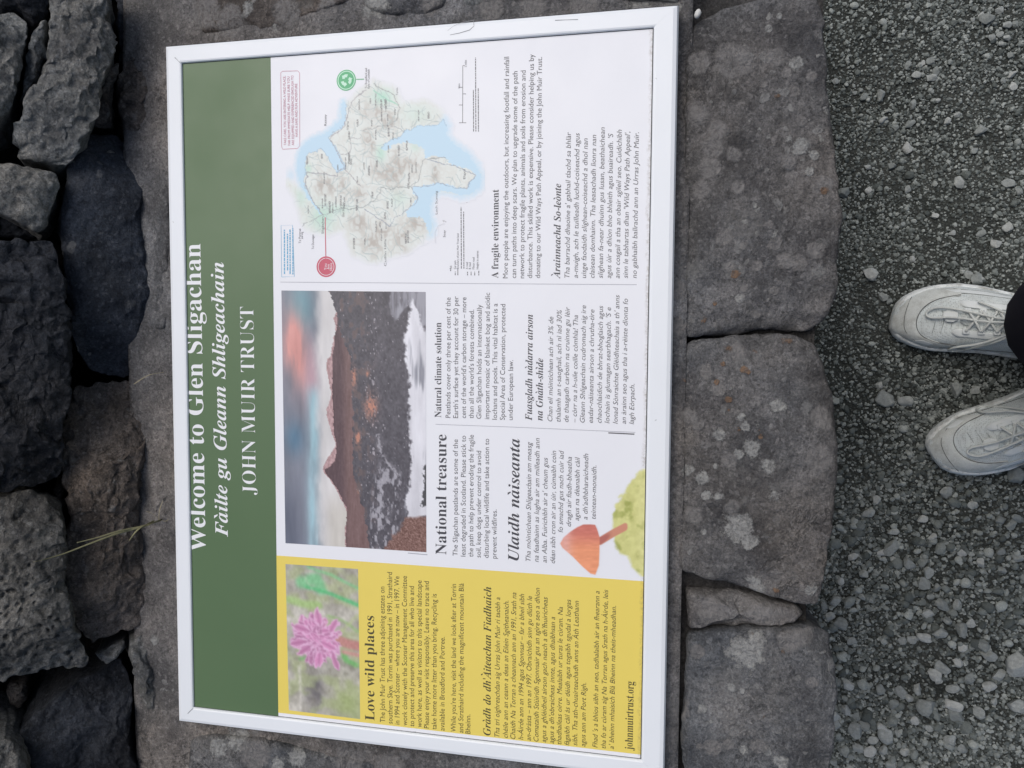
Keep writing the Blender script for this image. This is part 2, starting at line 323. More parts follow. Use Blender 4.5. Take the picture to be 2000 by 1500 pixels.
# ------------------------------------------------------------------ stones
def chaikin(P, n=2):
    for _ in range(n):
        Q = np.roll(P, -1, 0); P = np.stack([P * .9 + Q * .1, P * .1 + Q * .9], 1).reshape(-1, P.shape[1])
    return P
def resample(P, n):
    Q = np.vstack([P, P[:1]]); s = np.concatenate([[0], np.cumsum(np.linalg.norm(np.diff(Q, axis=0), axis=1))])
    u = np.linspace(0, s[-1], n, endpoint=False)
    return np.stack([np.interp(u, s, Q[:, k]) for k in range(Q.shape[1])], 1)
def stone_mesh(name, poly, o, ax, ay, az, thick=.2, edge=.02, dome=.01, tilt=(0, 0), a=(.010, .004, .0015), seed=0, N=150, K=34, pits=0.0, shrink=.14, lump=7, facets=0):
    """poly: outline (n,2) in the plane o + ax*u + ay*v with outward normal az"""
    P = resample(chaikin(np.asarray(poly, float), 2), N)
    c = P.mean(0); D = P - c; r = np.linalg.norm(D, axis=1)
    ts = np.concatenate([1 - np.linspace(0, 1, K) ** 1.25])      # face rings, edge to centre
    rings = []; S = 6
    for k in range(S, 0, -1):                                     # side rings, back to front
        q = k / S; rings.append((c + D * (1 - shrink * q), np.full(N, -edge - (thick - edge) * q)))
    rm = r.mean()
    for t in ts[:-1]:
        d = (1 - t) * np.minimum(r, rm * 1.1)
        e = np.clip(1 - d / edge, 0, 1); z = -edge * (1 - np.sqrt(np.clip(1 - e * e, 0, 1))) + dome * (1 - t * t)
        rings.append((c + D * t, z))
    UV = np.concatenate([q[0] for q in rings] + [c[None]]); Zs = np.concatenate([q[1] for q in rings] + [[dome]])
    Zs = Zs + tilt[0] * (UV[:, 0] - c[0]) + tilt[1] * (UV[:, 1] - c[1])
    fr = np.random.default_rng(seed * 7 + 1)
    for _ in range(facets):                                       # broken planes on the face
        an = fr.uniform(0, 6.283); dv = np.array([math.cos(an), math.sin(an)]); sl = fr.uniform(.15, .55); d0 = fr.uniform(.25, .7) * rm
        Zs = np.minimum(Zs, dome - sl * ((UV - c) @ dv - d0) + .004)
    V = o + UV[:, :1] * ax + UV[:, 1:] * ay + Zs[:, None] * az
    Er = np.concatenate([np.zeros(S * N)] + [np.clip(1 - (1 - t) * np.minimum(r, rm * 1.1) / .03, 0, 1) for t in ts[:-1]] + [[0]])
    chip = np.clip(fbm(V * 19, seed + 3, 3), 0, None) * .012 * Er + np.clip(np.abs(vnoise(V * 45, seed + 6)) - .35, 0, None) * .008 * Er
    V = V - chip[:, None] * az
    disp = np.zeros_like(V)
    for amp, sc, oc in ((a[0], lump, 3), (a[1], 28, 3), (a[2], 95, 2)):
        if amp: disp += amp * np.stack([fbm(V * sc, seed + 101 * k + int(sc), oc) for k in range(3)], 1)
    V = V + disp
    if pits:
        w = worley(V * 46 + .35 * vnoise(V * 24, seed)[:, None], seed); w2 = worley(V * 95 + .3 * vnoise(V * 60, seed)[:, None], seed + 5); on = sstep(-.25, .35, vnoise(V * 17, seed + 9)); on2 = sstep(-.3, .3, vnoise(V * 23, seed + 4))
        V = V - (pits * on * (1 - sstep(.08, .34, w)) + .5 * pits * on2 * (1 - sstep(.10, .38, w2)))[:, None] * az
    nr = len(rings); F = grid_faces(N, nr, True); last = (nr - 1) * N; ci = len(V) - 1
    i = np.arange(N); tri = np.stack([last + i, last + (i + 1) % N, np.full(N, ci)], 1)
    back = len(V); V = np.vstack([V, V[:N].mean(0)]); tb = np.stack([(i + 1) % N, i, np.full(N, back)], 1)
    # consistent outward winding
    A2 = 0.5 * np.sum(P[:, 0] * np.roll(P[:, 1], -1) - P[:, 1] * np.roll(P[:, 0], -1)) * np.dot(np.cross(ax, ay), az)
    if A2 < 0: F = F[:, ::-1]; tri = tri[:, ::-1]; tb = tb[:, ::-1]
    return np_mesh(name, V, [F, tri, tb])

# ---- the plinth that carries the sign
plinth = empty('stone_plinth', 'low sloping plinth of lichened flat stones under the welcome sign', 'plinth', (PANEL_C[0], PANEL_C[1], 0))
OFF = -0.022
O_L = PANEL_C + N_PANEL * OFF
def ledge_uv(pts, off=OFF):
    out = []
    for x, y in pts:
        d = on_ledge(x, y, off) - PANEL_C; out.append((np.dot(d, AX_R), np.dot(d, AX_D)))
    return np.array(out)
S4Z = lambda L: [(1280 + a / 2.679, b / 2.679, c / 2.679) for a, b, c in L]
S6Z = lambda L: [(1280 + a / 3, 500 + b / 3, c / 3) for a, b, c in L]
S7Z = lambda L: [(1280 + a / 2.679, 940 + b / 2.679, c / 2.679) for a, b, c in L]
LICH = S4Z([(735, 335, 34), (800, 900, 26), (650, 85, 16), (590, 150, 18), (720, 265, 14), (520, 1070, 22), (620, 1230, 24), (505, 1310, 9), (545, 680, 18), (290, 425, 14), (310, 455, 14), (345, 440, 14), (300, 500, 16), (760, 770, 46), (700, 730, 26), (830, 815, 26), (590, 720, 22)])
LICH += S6Z([(720, 880, 44), (560, 1130, 56), (490, 1160, 34), (190, 1255, 38), (280, 1295, 40), (380, 1040, 40), (650, 1230, 50), (300, 1400, 30), (370, 1405, 28), (495, 245, 26), (690, 1400, 44), (530, 1000, 34), (590, 990, 22), (735, 580, 16), (780, 660, 12), (440, 775, 12), (910, 1050, 22), (500, 942, 26), (615, 1100, 24), (120, 990, 14), (350, 1230, 20), (480, 1310, 16)])
LICH += S7Z([(430, 250, 80), (490, 310, 44), (255, 268, 20), (390, 130, 28), (620, 65, 36), (270, 70, 26), (520, 550, 56), (480, 900, 84), (525, 830, 50), (400, 1085, 26), (245, 1200, 30), (660, 835, 20), (465, 1415, 24), (660, 1465, 36), (290, 1260, 14), (580, 1410, 24), (195, 490, 18), (150, 570, 14), (455, 1095, 16), (820, 570, 30)])
LICH += [(430, 1457, 18), (468, 1446, 24), (580, 1478, 18), (545, 1490, 14), (487, 18, 13), (478, 30, 8), (302, 1250, 10), (1310, 5, 20), (1250, 3, 22), (730, 12, 22), (745, 4, 16)]
PALE = S4Z([(400, 320, 90), (460, 330, 60), (740, 480, 26), (765, 635, 28), (685, 380, 30), (570, 445, 22), (820, 400, 28), (590, 1175, 30), (625, 1275, 34), (840, 1310, 44), (755, 1380, 42), (675, 1365, 42), (530, 1395, 30), (240, 1000, 50), (410, 810, 40), (430, 985, 44), (300, 770, 56), (290, 880, 60), (330, 680, 50), (700, 850, 40), (630, 300, 50), (460, 1290, 24), (360, 1250, 50), (230, 330, 60), (230, 600, 60), (880, 960, 44), (390, 1400, 30)])
PALE += S6Z([(375, 785, 40), (300, 680, 46), (200, 940, 50), (600, 350, 44), (840, 40, 44), (760, 30, 44), (480, 560, 60), (520, 190, 26), (980, 950, 70), (960, 1180, 80), (430, 1200, 50), (450, 1470, 50), (700, 210, 30), (250, 990, 40), (130, 200, 60), (130, 420, 60)])
PALE += S7Z([(820, 1050, 30), (230, 1400, 24), (385, 1385, 28), (200, 180, 50), (700, 830, 60), (560, 690, 90), (300, 690, 80), (540, 1390, 40), (300, 1400, 40), (220, 900, 40), (800, 800, 60)]) + [(400, 20, 30), (450, 40, 30), (560, 25, 26), (640, 20, 20), (840, 10, 20), (960, 14, 24), (1040, 8, 24), (1140, 4, 30), (680, 1490, 30), (760, 1505, 30), (500, 1470, 30), (1320, 1390, 26), (1300, 1450, 30), (1314, 1200, 10)]
ORNG = S6Z([(640, 490, 22), (690, 488, 26), (740, 495, 30), (790, 490, 24), (830, 486, 18), (590, 552, 24), (520, 666, 22), (545, 680, 16), (432, 838, 22), (360, 740, 18), (465, 105, 26), (285, 370, 26), (605, 1062, 20), (780, 1262, 22), (350, 280, 15), (358, 405, 14), (400, 630, 22), (430, 540, 30), (490, 1015, 16), (180, 725, 14), (430, 905, 10), (540, 960, 14), (595, 1020, 18)]) + S7Z([(568, 1232, 15), (628, 578, 20), (510, 785, 18), (668, 893, 14)]) + S4Z([(640, 500, 16), (415, 1432, 24), (880, 1000, 20)])
def spot_attr(me, off):
    n = len(me.vertices); co = np.zeros(n * 3, np.float32); me.vertices.foreach_get('co', co); co = co.reshape(-1, 3).astype(float)
    for nm, L in (('lich', LICH), ('pale', PALE), ('orng', ORNG)):
        a = np.zeros(n)
        for x, y, r in L:
            p = on_ledge(x, y, off); rad = r / F_PX * np.linalg.norm(p - CAM) * .95; d = np.linalg.norm(co - p, axis=1)
            a = np.maximum(a, np.clip(1.05 - .55 * d / rad, 0, 1))
        a = np.where(a < .15, 0, a); at = me.attributes.new(nm, 'FLOAT', 'POINT'); at.data.foreach_set('value', a.astype(np.float32))
def ledge_stone(name, pts, mat, off=OFF, label=None, **k):
    me = stone_mesh(name, ledge_uv(pts, off), PANEL_C + N_PANEL * off, AX_R, AX_D, N_PANEL, **k)
    spot_attr(me, off); o = new_obj(name, me, mat); adopt(o, plinth)
    if label: o['label'] = label
    return o
# mortar bed: one uneven sheet with depth
uv = ledge_uv([(268, -60), (1352, -60), (1344, 300), (1342, 660), (1340, 900), (1338, 1140), (1330, 1300), (1322, 1560), (268, 1560), (262, 1200), (262, 800), (262, 400)])
lo, hi = uv.min(0) - [.25, 0], uv.max(0) + [.25, 0]
us, vs_ = np.arange(lo[0], hi[0], .0065), np.arange(lo[1], hi[1], .0065)
UU, VV = np.meshgrid(us, vs_)
vl = np.interp(UU.ravel(), *[np.array(q) for q in zip(*sorted([(p[0], p[1]) for p in uv[2:8]]))])
VQ = np.minimum(VV.ravel(), vl + .012)
Pb = PANEL_C + UU.ravel()[:, None] * AX_R + VQ[:, None] * AX_D
hb = .0045 * fbm(Pb * 6, 3, 3) + .0016 * fbm(Pb * 40, 4, 3) - .003
under = (np.abs(UU.ravel()) < .47) & (VQ < .335) & (VQ > -.335)
hb = np.where(under, np.minimum(hb, .0005), hb)
top = Pb + (OFF + hb)[:, None] * N_PANEL
nu, nv = len(us), len(vs_)
idx = np.arange(nu * nv).reshape(nv, nu)
per = np.concatenate([idx[0], idx[1:, -1], idx[-1, -2::-1], idx[-2:0:-1, 0]])
low = top[per] - .07 * N_PANEL; li = nu * nv + np.arange(len(per)); pn, ln = np.roll(per, -1), np.roll(li, -1)
me = np_mesh('mortar_bed', np.vstack([top, low]), [grid_faces(nu, nv)[:, ::-1], np.stack([per, li, ln, pn], 1)[:, ::-1]])
spot_attr(me, OFF); o = new_obj('mortar_bed', me, M_BED); adopt(o, plinth)
CO = dict(thick=.16, edge=.0075, dome=.001, a=(.0042, .0024, .0013), N=240, K=60, shrink=.12)
ledge_stone('stone', [(1338, 70), (1355, 40), (1400, 14), (1450, 0), (1520, -16), (1585, -22), (1604, 10), (1616, 80), (1622, 200), (1630, 300), (1635, 400), (1638, 520), (1635, 575), (1622, 615), (1592, 642), (1500, 650), (1440, 655), (1338, 661), (1334, 500), (1334, 300)], M_COPE, seed=1, **CO)
ledge_stone('stone', [(1338, 676), (1360, 664), (1440, 661), (1520, 657), (1568, 660), (1598, 675), (1616, 715), (1627, 780), (1627, 870), (1626, 960), (1618, 1080), (1615, 1140), (1604, 1182), (1560, 1180), (1480, 1160), (1400, 1138), (1332, 1116), (1328, 1000), (1332, 800)], M_COPE, seed=2, off=OFF + .002, **CO)
C2 = dict(CO); C2.update(N=150, K=30, edge=.014, thick=.14)
ledge_stone('stone', [(1335, 1150), (1362, 1150), (1400, 1156), (1500, 1174), (1560, 1188), (1576, 1204), (1564, 1216), (1500, 1228), (1440, 1226), (1380, 1226), (1338, 1234)], M_BED, seed=3, off=OFF - .006, label='narrow packing stone wedged between two coping stones', **C2)
ledge_stone('stone', [(1343, 1240), (1400, 1229), (1480, 1229), (1560, 1222), (1605, 1226), (1632, 1240), (1634, 1320), (1628, 1400), (1622, 1500), (1618, 1640), (1332, 1640), (1334, 1450), (1341, 1320)], M_COPE2, seed=4, off=OFF + .002, **CO)
# mortar packed in the joints between the coping stones
uj = ledge_uv([(1326, 1660), (1326, -30), (1562, -30), (1562, 1660)], OFF - .03)
ju, jv = np.linspace(uj[:, 0].min(), uj[:, 0].max(), 190), np.linspace(uj[:, 1].min(), uj[:, 1].max(), 34)
UJ, VJ = np.meshgrid(ju, jv); PJ = PANEL_C + UJ.ravel()[:, None] * AX_R + VJ.ravel()[:, None] * AX_D
PJ = PJ + (OFF - .036 + .009 * fbm(PJ * 14, 8, 4))[:, None] * N_PANEL; PL = PJ - .08 * N_PANEL
me = np_mesh('joint_mortar', np.vstack([PJ, PL]), [grid_faces(190, 34)[:, ::-1], grid_faces(190, 34) + len(PJ)]); o = new_obj('joint_mortar', me, M_JOINT); adopt(o, plinth)
# flat stones beside and below the frame
FL = dict(thick=.08, edge=.008, dome=.001, a=(.005, .0015, .0007), N=120, K=26)
ledge_stone('stone', [(372, -70), (372, 20), (384, 56), (440, 52), (500, 55), (510, 50), (560, 48), (640, 20), (690, 0), (700, -70)], M_BROWN, off=OFF + .001, seed=8, **FL)
ledge_stone('stone', [(706, -70), (704, 14), (760, 26), (830, 22), (868, 8), (880, -70)], M_COPE, off=OFF + .001, seed=9, **FL)
ledge_stone('stone', [(890, -70), (900, 10), (960, 26), (1010, 26), (1060, 12), (1200, 6), (1325, 4), (1335, -10), (1325, -70)], M_GREY, off=OFF + .001, seed=10, **FL)
ledge_stone('stone', [(372, 1440), (420, 1430), (500, 1442), (640, 1468), (760, 1494), (850, 1512), (900, 1560), (900, 1640), (372, 1640), (366, 1520)], M_COPE2, off=OFF + .001, seed=11, **FL)
ledge_stone('stone', [(292, 310), (322, 296), (330, 420), (330, 500), (322, 640), (300, 640), (296, 480)], M_COPE, off=OFF - .002, seed=12, **FL)
ledge_stone('stone', [(284, 930), (310, 935), (322, 960), (326, 1010), (318, 1060), (292, 1060), (284, 1000)], M_BED, off=OFF - .002, seed=13, **FL)
# courses of the plinth below the coping (front and both ends)
core = bmesh.new(); bmesh.ops.create_cube(core, size=1)
ua, ub = ledge_uv([(1600, 1640)])[0][0] - .10, ledge_uv([(1600, -60)])[0][0] + .10
cf = GY + .10; cb = cf + 1.15
for v in core.verts:
    x = ua + .06 if v.co.x < 0 else ub - .06; y = cf if v.co.y < 0 else cb
    zt = float((O_L + AX_D * ((PANEL_C[1] - y) / cs))[2]) - .08
    v.co = (x, y, -.05 if v.co.z < 0 else zt)
me = bpy.data.meshes.new('core'); core.to_mesh(me); core.free(); o = new_obj('core', me, M_EARTH); adopt(o, plinth)
rnd = random.Random(3); zt0 = led_front[2] - .155
mats = [M_GREY, M_BROWN, M_COPE, M_BLUE, M_PIT]
def course_face(o0, ax_, n_, length, y0, y1):
    rows = 2
    for r in range(rows):
        z0, z1 = y0 + (y1 - y0) * r / rows, y0 + (y1 - y0) * (r + 1) / rows; u = 0.0
        while u < length - .08:
            w = min(rnd.uniform(.2, .38), length - u); j = lambda: rnd.uniform(-.012, .012)
            poly = [(u + .006 + j() * .4, z0 + .006 + j() * .4), (u + w / 2, z0 + .004 + j() * .5), (u + w - .006 + j() * .4, z0 + .006 + j() * .4), (u + w - .006, (z0 + z1) / 2 + j()), (u + w - .006 + j() * .4, z1 - .006 + j() * .4), (u + w / 2, z1 - .005 + j() * .5), (u + .006 + j() * .4, z1 - .006 + j() * .4), (u + .006, (z0 + z1) / 2 + j())]
            me = stone_mesh('stone', poly, o0 + n_ * rnd.uniform(-.012, .0), ax_, np.array([0, 0, 1.]), n_, thick=.12, edge=.02, dome=.008, a=(.008, .003, .001), seed=rnd.randrange(999), N=70, K=14)
            o = new_obj('stone', me, rnd.choice(mats)); adopt(o, plinth); u += w
course_face(np.array([ua, cf - .045, 0]), np.array([1., 0, 0]), np.array([0, -1., 0]), ub - ua, -.03, zt0)
course_face(np.array([ua + .03, cb, 0]), np.array([0, -1., 0]), np.array([-1., 0, 0]), cb - cf, -.03, zt0 + .05)
course_face(np.array([ub - .03, cf, 0]), np.array([0, 1., 0]), np.array([1., 0, 0]), cb - cf, -.03, zt0 + .05)

# ---- the dry stone wall behind
hinge = on_ledge(296, 750)
WA = math.radians(52)
W_UP = np.array([0, math.cos(WA), math.sin(WA)]); W_N = np.array([0, -math.sin(WA), math.cos(WA)]); W_X = np.array([1., 0, 0])
wall = empty('dry_stone_wall', 'dark dry stone rubble wall rising behind the welcome sign', 'wall', (hinge[0], hinge[1] + .3, 0))
def wall_uv(pts, off=0.0):
    out = []
    for x, y in pts:
        d = hit(x, y, hinge + W_N * off, W_N) - hinge; out.append((np.dot(d, W_X), np.dot(d, W_UP)))
    return np.array(out)
def wall_stone(pts, mat, off=0.0, label=None, uv=None, **k):
    kw = dict(thick=.22, edge=.008, dome=.006, a=(.006, .0024, .0030), N=220, K=56, facets=7, shrink=.09); kw.update(k)
    me = stone_mesh('stone', wall_uv(pts, off) if uv is None else uv, hinge + W_N * off, W_X, W_UP, W_N, **kw)
    o = new_obj('stone', me, mat); adopt(o, wall)
    if label: o['label'] = label
    return o
def z1(*pts): return [(x / 3, y / 3) for x, y in pts]
def z3(*pts): return [(x / 2.886, 980 + y / 2.886) for x, y in pts]
wall_stone(z1((-260, -60), (0, 70), (60, 55), (110, 60), (160, 110), (155, 190), (130, 380), (100, 560), (70, 650), (-10, 740), (-260, 760)), M_GREY, .02, seed=21)
wall_stone(z1((200, 135), (268, 85), (278, 190), (244, 330), (192, 470), (112, 550), (128, 440), (160, 250)), M_GREY, .0, 'thin pale sliver of stone wedged upright', seed=22, edge=.012, N=110, K=24)
wall_stone(z1((300, -160), (700, -160), (690, 0), (682, 100), (692, 220), (662, 350), (612, 430), (602, 520), (562, 640), (502, 750), (442, 850), (402, 915), (320, 940), (180, 918), (105, 915), (108, 830), (60, 790), (100, 680), (160, 520), (222, 400), (262, 280), (288, 90)), M_GREY, .035, 'big pale grey boulder with a rough face', seed=23, a=(.008, .0030, .0036), N=260, K=64)
wall_stone(z1((-260, -220), (280, -220), (272, 30), (262, 75), (200, 108), (110, 38), (0, 40), (-260, -90)), M_DARK, -.03, seed=24)
wall_stone(z1((-120, 985), (0, 985), (120, 985), (328, 1012), (336, 1085), (324, 1190), (262, 1345), (218, 1372), (140, 1330), (60, 1275), (-120, 1200)), M_GREY, .03, 'small pale blocky stone', seed=25, a=(.006, .0035, .002), N=150, K=36)
wall_stone([(180, 243), (235, 252), (270, 285), (294, 302), (296, 450), (300, 520), (292, 640), (288, 690), (264, 735), (235, 748), (205, 742), (170, 725), (142, 690), (130, 600), (124, 480), (120, 420), (128, 350), (145, 290)], M_BLUE, .0, 'long smooth slate blue block just above the sign', seed=26, edge=.02, a=(.007, .003, .0016), N=260, K=64)
wall_stone([(-70, 458), (0, 462), (60, 468), (106, 468), (120, 520), (130, 640), (136, 740), (136, 800), (122, 815), (124, 940), (100, 945), (50, 958), (0, 966), (-70, 966)], M_DARK, .04, 'black rough grained block with a square lower edge', seed=27, a=(.006, .003, .0044), N=260, K=64)
wall_stone([(148, 755), (210, 752), (264, 748), (287, 760), (289, 900), (288, 1000), (294, 1100), (294, 1220), (286, 1235), (215, 1256), (180, 1273), (160, 1255), (140, 1215), (131, 1160), (129, 1080), (134, 1020), (124, 900), (127, 830)], M_BROWN, .0, 'long brown knobbly block', seed=28, a=(.007, .0032, .0036), N=260, K=64)
wall_stone([(-70, 985), (0, 975), (50, 962), (108, 985), (120, 1010), (126, 1080), (123, 1150), (137, 1220), (157, 1290), (166, 1318), (158, 1330), (120, 1322), (60, 1330), (10, 1340), (-70, 1345)], M_PIT, .03, 'grey block pitted with small round holes', seed=29, a=(.006, .0024, .0032), pits=.009, N=260, K=64)
wall_stone([(190, 1277), (250, 1257), (248, 1285), (216, 1298), (196, 1288)], M_GREY, -.02, seed=30, edge=.012, N=90, K=20)
wall_stone(z3((742, 785), (830, 760), (862, 850), (902, 930), (942, 1210), (862, 1255), (820, 1205), (790, 1095), (762, 985), (736, 880)), M_GREY, -.01, seed=31, N=130, K=30)
wall_stone(z3((300, 1110), (480, 1000), (700, 912), (740, 1000), (772, 1100), (795, 1300), (820, 1640), (200, 1640), (180, 1500), (120, 1300), (200, 1180)), M_DARK, -.015, seed=32, a=(.010, .004, .0018))
wall_stone(z3((-200, 1365), (0, 1370), (60, 1382), (130, 1430), (170, 1500), (200, 1640), (-200, 1640)), M_GREY, .02, seed=33)
wall_stone(z3((832, 1272), (960, 1262), (1055, 1290), (1075, 1400), (1060, 1640), (835, 1640)), M_BLUE, -.03, seed=34, N=110, K=26)
wall_stone([(232, 130), (280, 72), (322, 92), (326, 180), (322, 232), (302, 298), (266, 276), (236, 245), (230, 200)], M_BROWN, -.01, seed=35, N=150, K=36)
wall_stone([(206, 140), (232, 112), (226, 200), (232, 244), (184, 237), (199, 190)], M_BROWN, -.03, seed=36, edge=.012, N=90, K=20)
wall_stone([(236, -40), (312, -40), (308, 30), (300, 62), (272, 66), (234, 118), (232, 40)], M_BLUE, -.045, seed=37, N=120, K=26)
wall_stone([(320, 22), (342, 16), (356, 24), (352, 78), (326, 84), (314, 60)], M_GREY, -.02, seed=38, edge=.012, N=90, K=20)
wall_stone([(14, 1345), (55, 1335), (60, 1372), (38, 1386), (12, 1378)], M_BROWN, -.09, seed=39, edge=.012, N=80, K=18)
wall_stone([(-70, 330), (0, 332), (44, 400), (70, 440), (60, 458), (-70, 452)], M_DARK, -.10, seed=40, N=90, K=20)
wall_stone([(112, 950), (128, 948), (132, 985), (120, 1000), (108, 980)], M_BROWN, -.05, seed=41, edge=.01, N=70, K=16)
# the wall goes on past the picture on three sides
def quad_stone(u0, u1, v0, v1, sd):
    j = lambda: rnd.uniform(-.014, .014); q = .01
    P = [(u0 + q + j(), v0 + q), ((u0 + u1) / 2, v0 + q + j()), (u1 - q + j(), v0 + q + j()), (u1 - q, (v0 + v1) / 2 + j()), (u1 - q + j(), v1 - q + j()), ((u0 + u1) / 2, v1 - q + j()), (u0 + q + j(), v1 - q + j()), (u0 + q, (v0 + v1) / 2 + j())]
    wall_stone(None, rnd.choice([M_GREY, M_BROWN, M_DARK, M_PIT, M_BLUE]), rnd.uniform(-.02, .03), uv=np.array(P), seed=sd, N=80, K=16)
eu = wall_uv([(-66, 1600), (-66, -60), (300, 1545), (300, -45)])
uL, uR, vT = min(eu[0][0], eu[2][0]), max(eu[1][0], eu[3][0]), eu[0][1]
sd = 60
for side in (-1, 1):
    base = uL if side < 0 else uR; v = .01
    while v < vT - .02:
        hgt = rnd.uniform(.13, .2); u = 0
        while u < .55:
            w = rnd.uniform(.18, .34)
            a0, a1 = (base - u - w, base - u) if side < 0 else (base + u, base + u + w)
            quad_stone(a0, a1, v, v + hgt, sd); sd += 1; u += w
        v += hgt
for row in range(1):
    u = uL - .6
    while u < uR + .6:
        w = rnd.uniform(.2, .38); quad_stone(u, u + w, vT, vT + .19, sd); sd += 1; u += w
# earth core behind the stones
cu = np.linspace(uL - .75, uR + .75, 60); cv = np.linspace(-.16, vT + .15, 24)
UU, VV = np.meshgrid(cu, cv); Pc = hinge + UU.ravel()[:, None] * W_X + VV.ravel()[:, None] * W_UP - .15 * W_N
Pc = Pc + .02 * fbm(Pc * 8, 9, 3)[:, None] * W_N
n0 = len(Pc); topb = Pc[-60:] + np.array([0, .5, .0]); back = topb.copy(); back[:, 2] = -.05; frontlow = Pc[:60].copy(); frontlow[:, 2] = -.05
V = np.vstack([Pc, topb, back, frontlow]); q = np.arange(59)
F2 = np.stack([n0 - 60 + q, n0 - 60 + q + 1, n0 + q + 1, n0 + q], 1); F3 = np.stack([n0 + q, n0 + q + 1, n0 + 60 + q + 1, n0 + 60 + q], 1); F4 = np.stack([n0 + 120 + q, n0 + 120 + q + 1, q + 1, q], 1)
o = new_obj('core', np_mesh('core', V, [grid_faces(60, 24), F2, F3, F4]), M_EARTH); adopt(o, wall)

# ------------------------------------------------------------------ the sign
sign = empty('information_sign', 'white framed welcome sign with green header, map and pictures', 'sign', tuple(PANEL_C))
M4 = Matrix(((AX_R[0], -AX_D[0], N_PANEL[0], PANEL_C[0]), (AX_R[1], -AX_D[1], N_PANEL[1], PANEL_C[1]), (AX_R[2], -AX_D[2], N_PANEL[2], PANEL_C[2]), (0, 0, 0, 1)))
sign.matrix_world = M4; sign.matrix_basis = M4       # local: x right, y up the slope, z out of the face
PW, PHH = .841, .590
SRC = np.array([[380, 1385], [357, 130], [1283, 50], [1246, 1478]], float)
DST = np.array([[-PW / 2, PHH / 2], [PW / 2, PHH / 2], [PW / 2, -PHH / 2], [-PW / 2, -PHH / 2]])
A = []
for (x, y), (u, v) in zip(SRC, DST):
    A.append([x, y, 1, 0, 0, 0, -u * x, -u * y, -u]); A.append([0, 0, 0, x, y, 1, -v * x, -v * y, -v])
HM = np.linalg.svd(np.array(A))[2][-1].reshape(3, 3)
def pp(x, y):
    """place on the print (read off the photograph) -> sign coordinates in metres"""
    x = np.asarray(x, float); y = np.asarray(y, float); w = HM[2, 0] * x + HM[2, 1] * y + HM[2, 2]
    return (HM[0, 0] * x + HM[0, 1] * y + HM[0, 2]) / w, (HM[1, 0] * x + HM[1, 1] * y + HM[1, 2]) / w
# frame: four mitred rails with rounded arrises
fw, fz0, fz1 = .0225, -.0225, .0036
prof = [(0, fz0), (0, fz1 - .002), (.0008, fz1 - .0006), (.0025, fz1), (fw - .005, fz1), (fw - .0015, fz1 - .0012), (fw, fz1 - .005), (fw, fz0)]
hx, hy = PW / 2, PHH / 2
cor = [(-1, 1), (1, 1), (1, -1), (-1, -1)]
for k in range(4):
    A0, A1 = cor[k], cor[(k + 1) % 4]; V = []
    for c0 in (A0, A1):
        for d, z in prof: V.append((c0[0] * (hx + d * (1.02 if c0[0] > 0 else .97)), c0[1] * (hy + d * (1.03 if c0[1] > 0 else 1.2)), z))
    V = np.array(V); mid = V.mean(0); along = V[len(prof):].mean(0) - V[:len(prof)].mean(0); along /= np.linalg.norm(along)
    V[:len(prof)] += along * .00004; V[len(prof):] -= along * .00004
    n = len(prof); i = np.arange(n); F = np.stack([i, (i + 1) % n, n + (i + 1) % n, n + i], 1)
    bm = bmesh.new(); vv = [bm.verts.new(p) for p in V]
    for f in F: bm.faces.new([vv[q] for q in f])
    bm.faces.new([vv[q] for q in range(n)]); bm.faces.new([vv[n + q] for q in range(n)])
    bmesh.ops.recalc_face_normals(bm, faces=bm.faces)
    # round the outer corner a little
    me = bpy.data.meshes.new('frame_rail'); bm.to_mesh(me); bm.free()
    new_obj('frame_rail', me, M_FRAME, sign)
bm = bmesh.new(); bmesh.ops.create_cube(bm, size=1)
for v in bm.verts: v.co = (v.co.x * (PW + .004), v.co.y * (PHH + .004), -.004 if v.co.z < 0 else 0)
me = bpy.data.meshes.new('panel'); bm.to_mesh(me); bm.free()
panel = new_obj('panel', me, M_PAPER, sign)
bm = bmesh.new(); bmesh.ops.create_cube(bm, size=1)
for v in bm.verts: v.co = (v.co.x * (PW + .05), v.co.y * (PHH + .05), -.0235 if v.co.z < 0 else -.0045)
me = bpy.data.meshes.new('backing_board'); bm.to_mesh(me); bm.free(); new_obj('backing_board', me, M_BACK_LIPSHADOW, sign)
def sheet(name, pts, z, mat, px=True):
    P = [(*[float(q) for q in pp(x, y)], z) for x, y in pts] if px else [(x, y, z) for x, y in pts]
    a2 = sum(P[i][0] * P[(i + 1) % len(P)][1] - P[(i + 1) % len(P)][0] * P[i][1] for i in range(len(P)))
    if a2 < 0: P = P[::-1]
    me = bpy.data.meshes.new(name); me.from_pydata(P, [], [list(range(len(P)))]); me.update(); return new_obj(name, me, mat, panel)
def strokes(name, lines, width, z, mat):
    """thin printed rules: polylines in photo places, width in metres"""
    V, F = [], []
    for pts in lines:
        Q = np.stack(pp(*np.array(pts, float).T), 1); T = np.gradient(Q, axis=0); T /= np.linalg.norm(T, axis=1)[:, None] + 1e-12
        Nn = np.stack([-T[:, 1], T[:, 0]], 1) * width / 2; b = len(V)
        for q, n_ in zip(Q, Nn): V += [(*(q + n_), z), (*(q - n_), z)]
        for i in range(len(Q) - 1): F.append((b + 2 * i, b + 2 * i + 1, b + 2 * i + 3, b + 2 * i + 2))
    me = bpy.data.meshes.new(name); me.from_pydata([tuple(map(float, v)) for v in V], [], F); me.update()
    return new_obj(name, me, mat, panel)
sheet('header_band', [(300, 1600), (545, 1417), (528, 118), (300, 100)], .00012, M_GREEN) if False else None
def strip_rect(name, a0, a1, b0, b1, z, mat): return sheet(name, [(a0, b0), (a1, b0), (a1, b1), (a0, b1)], z, mat, px=False)
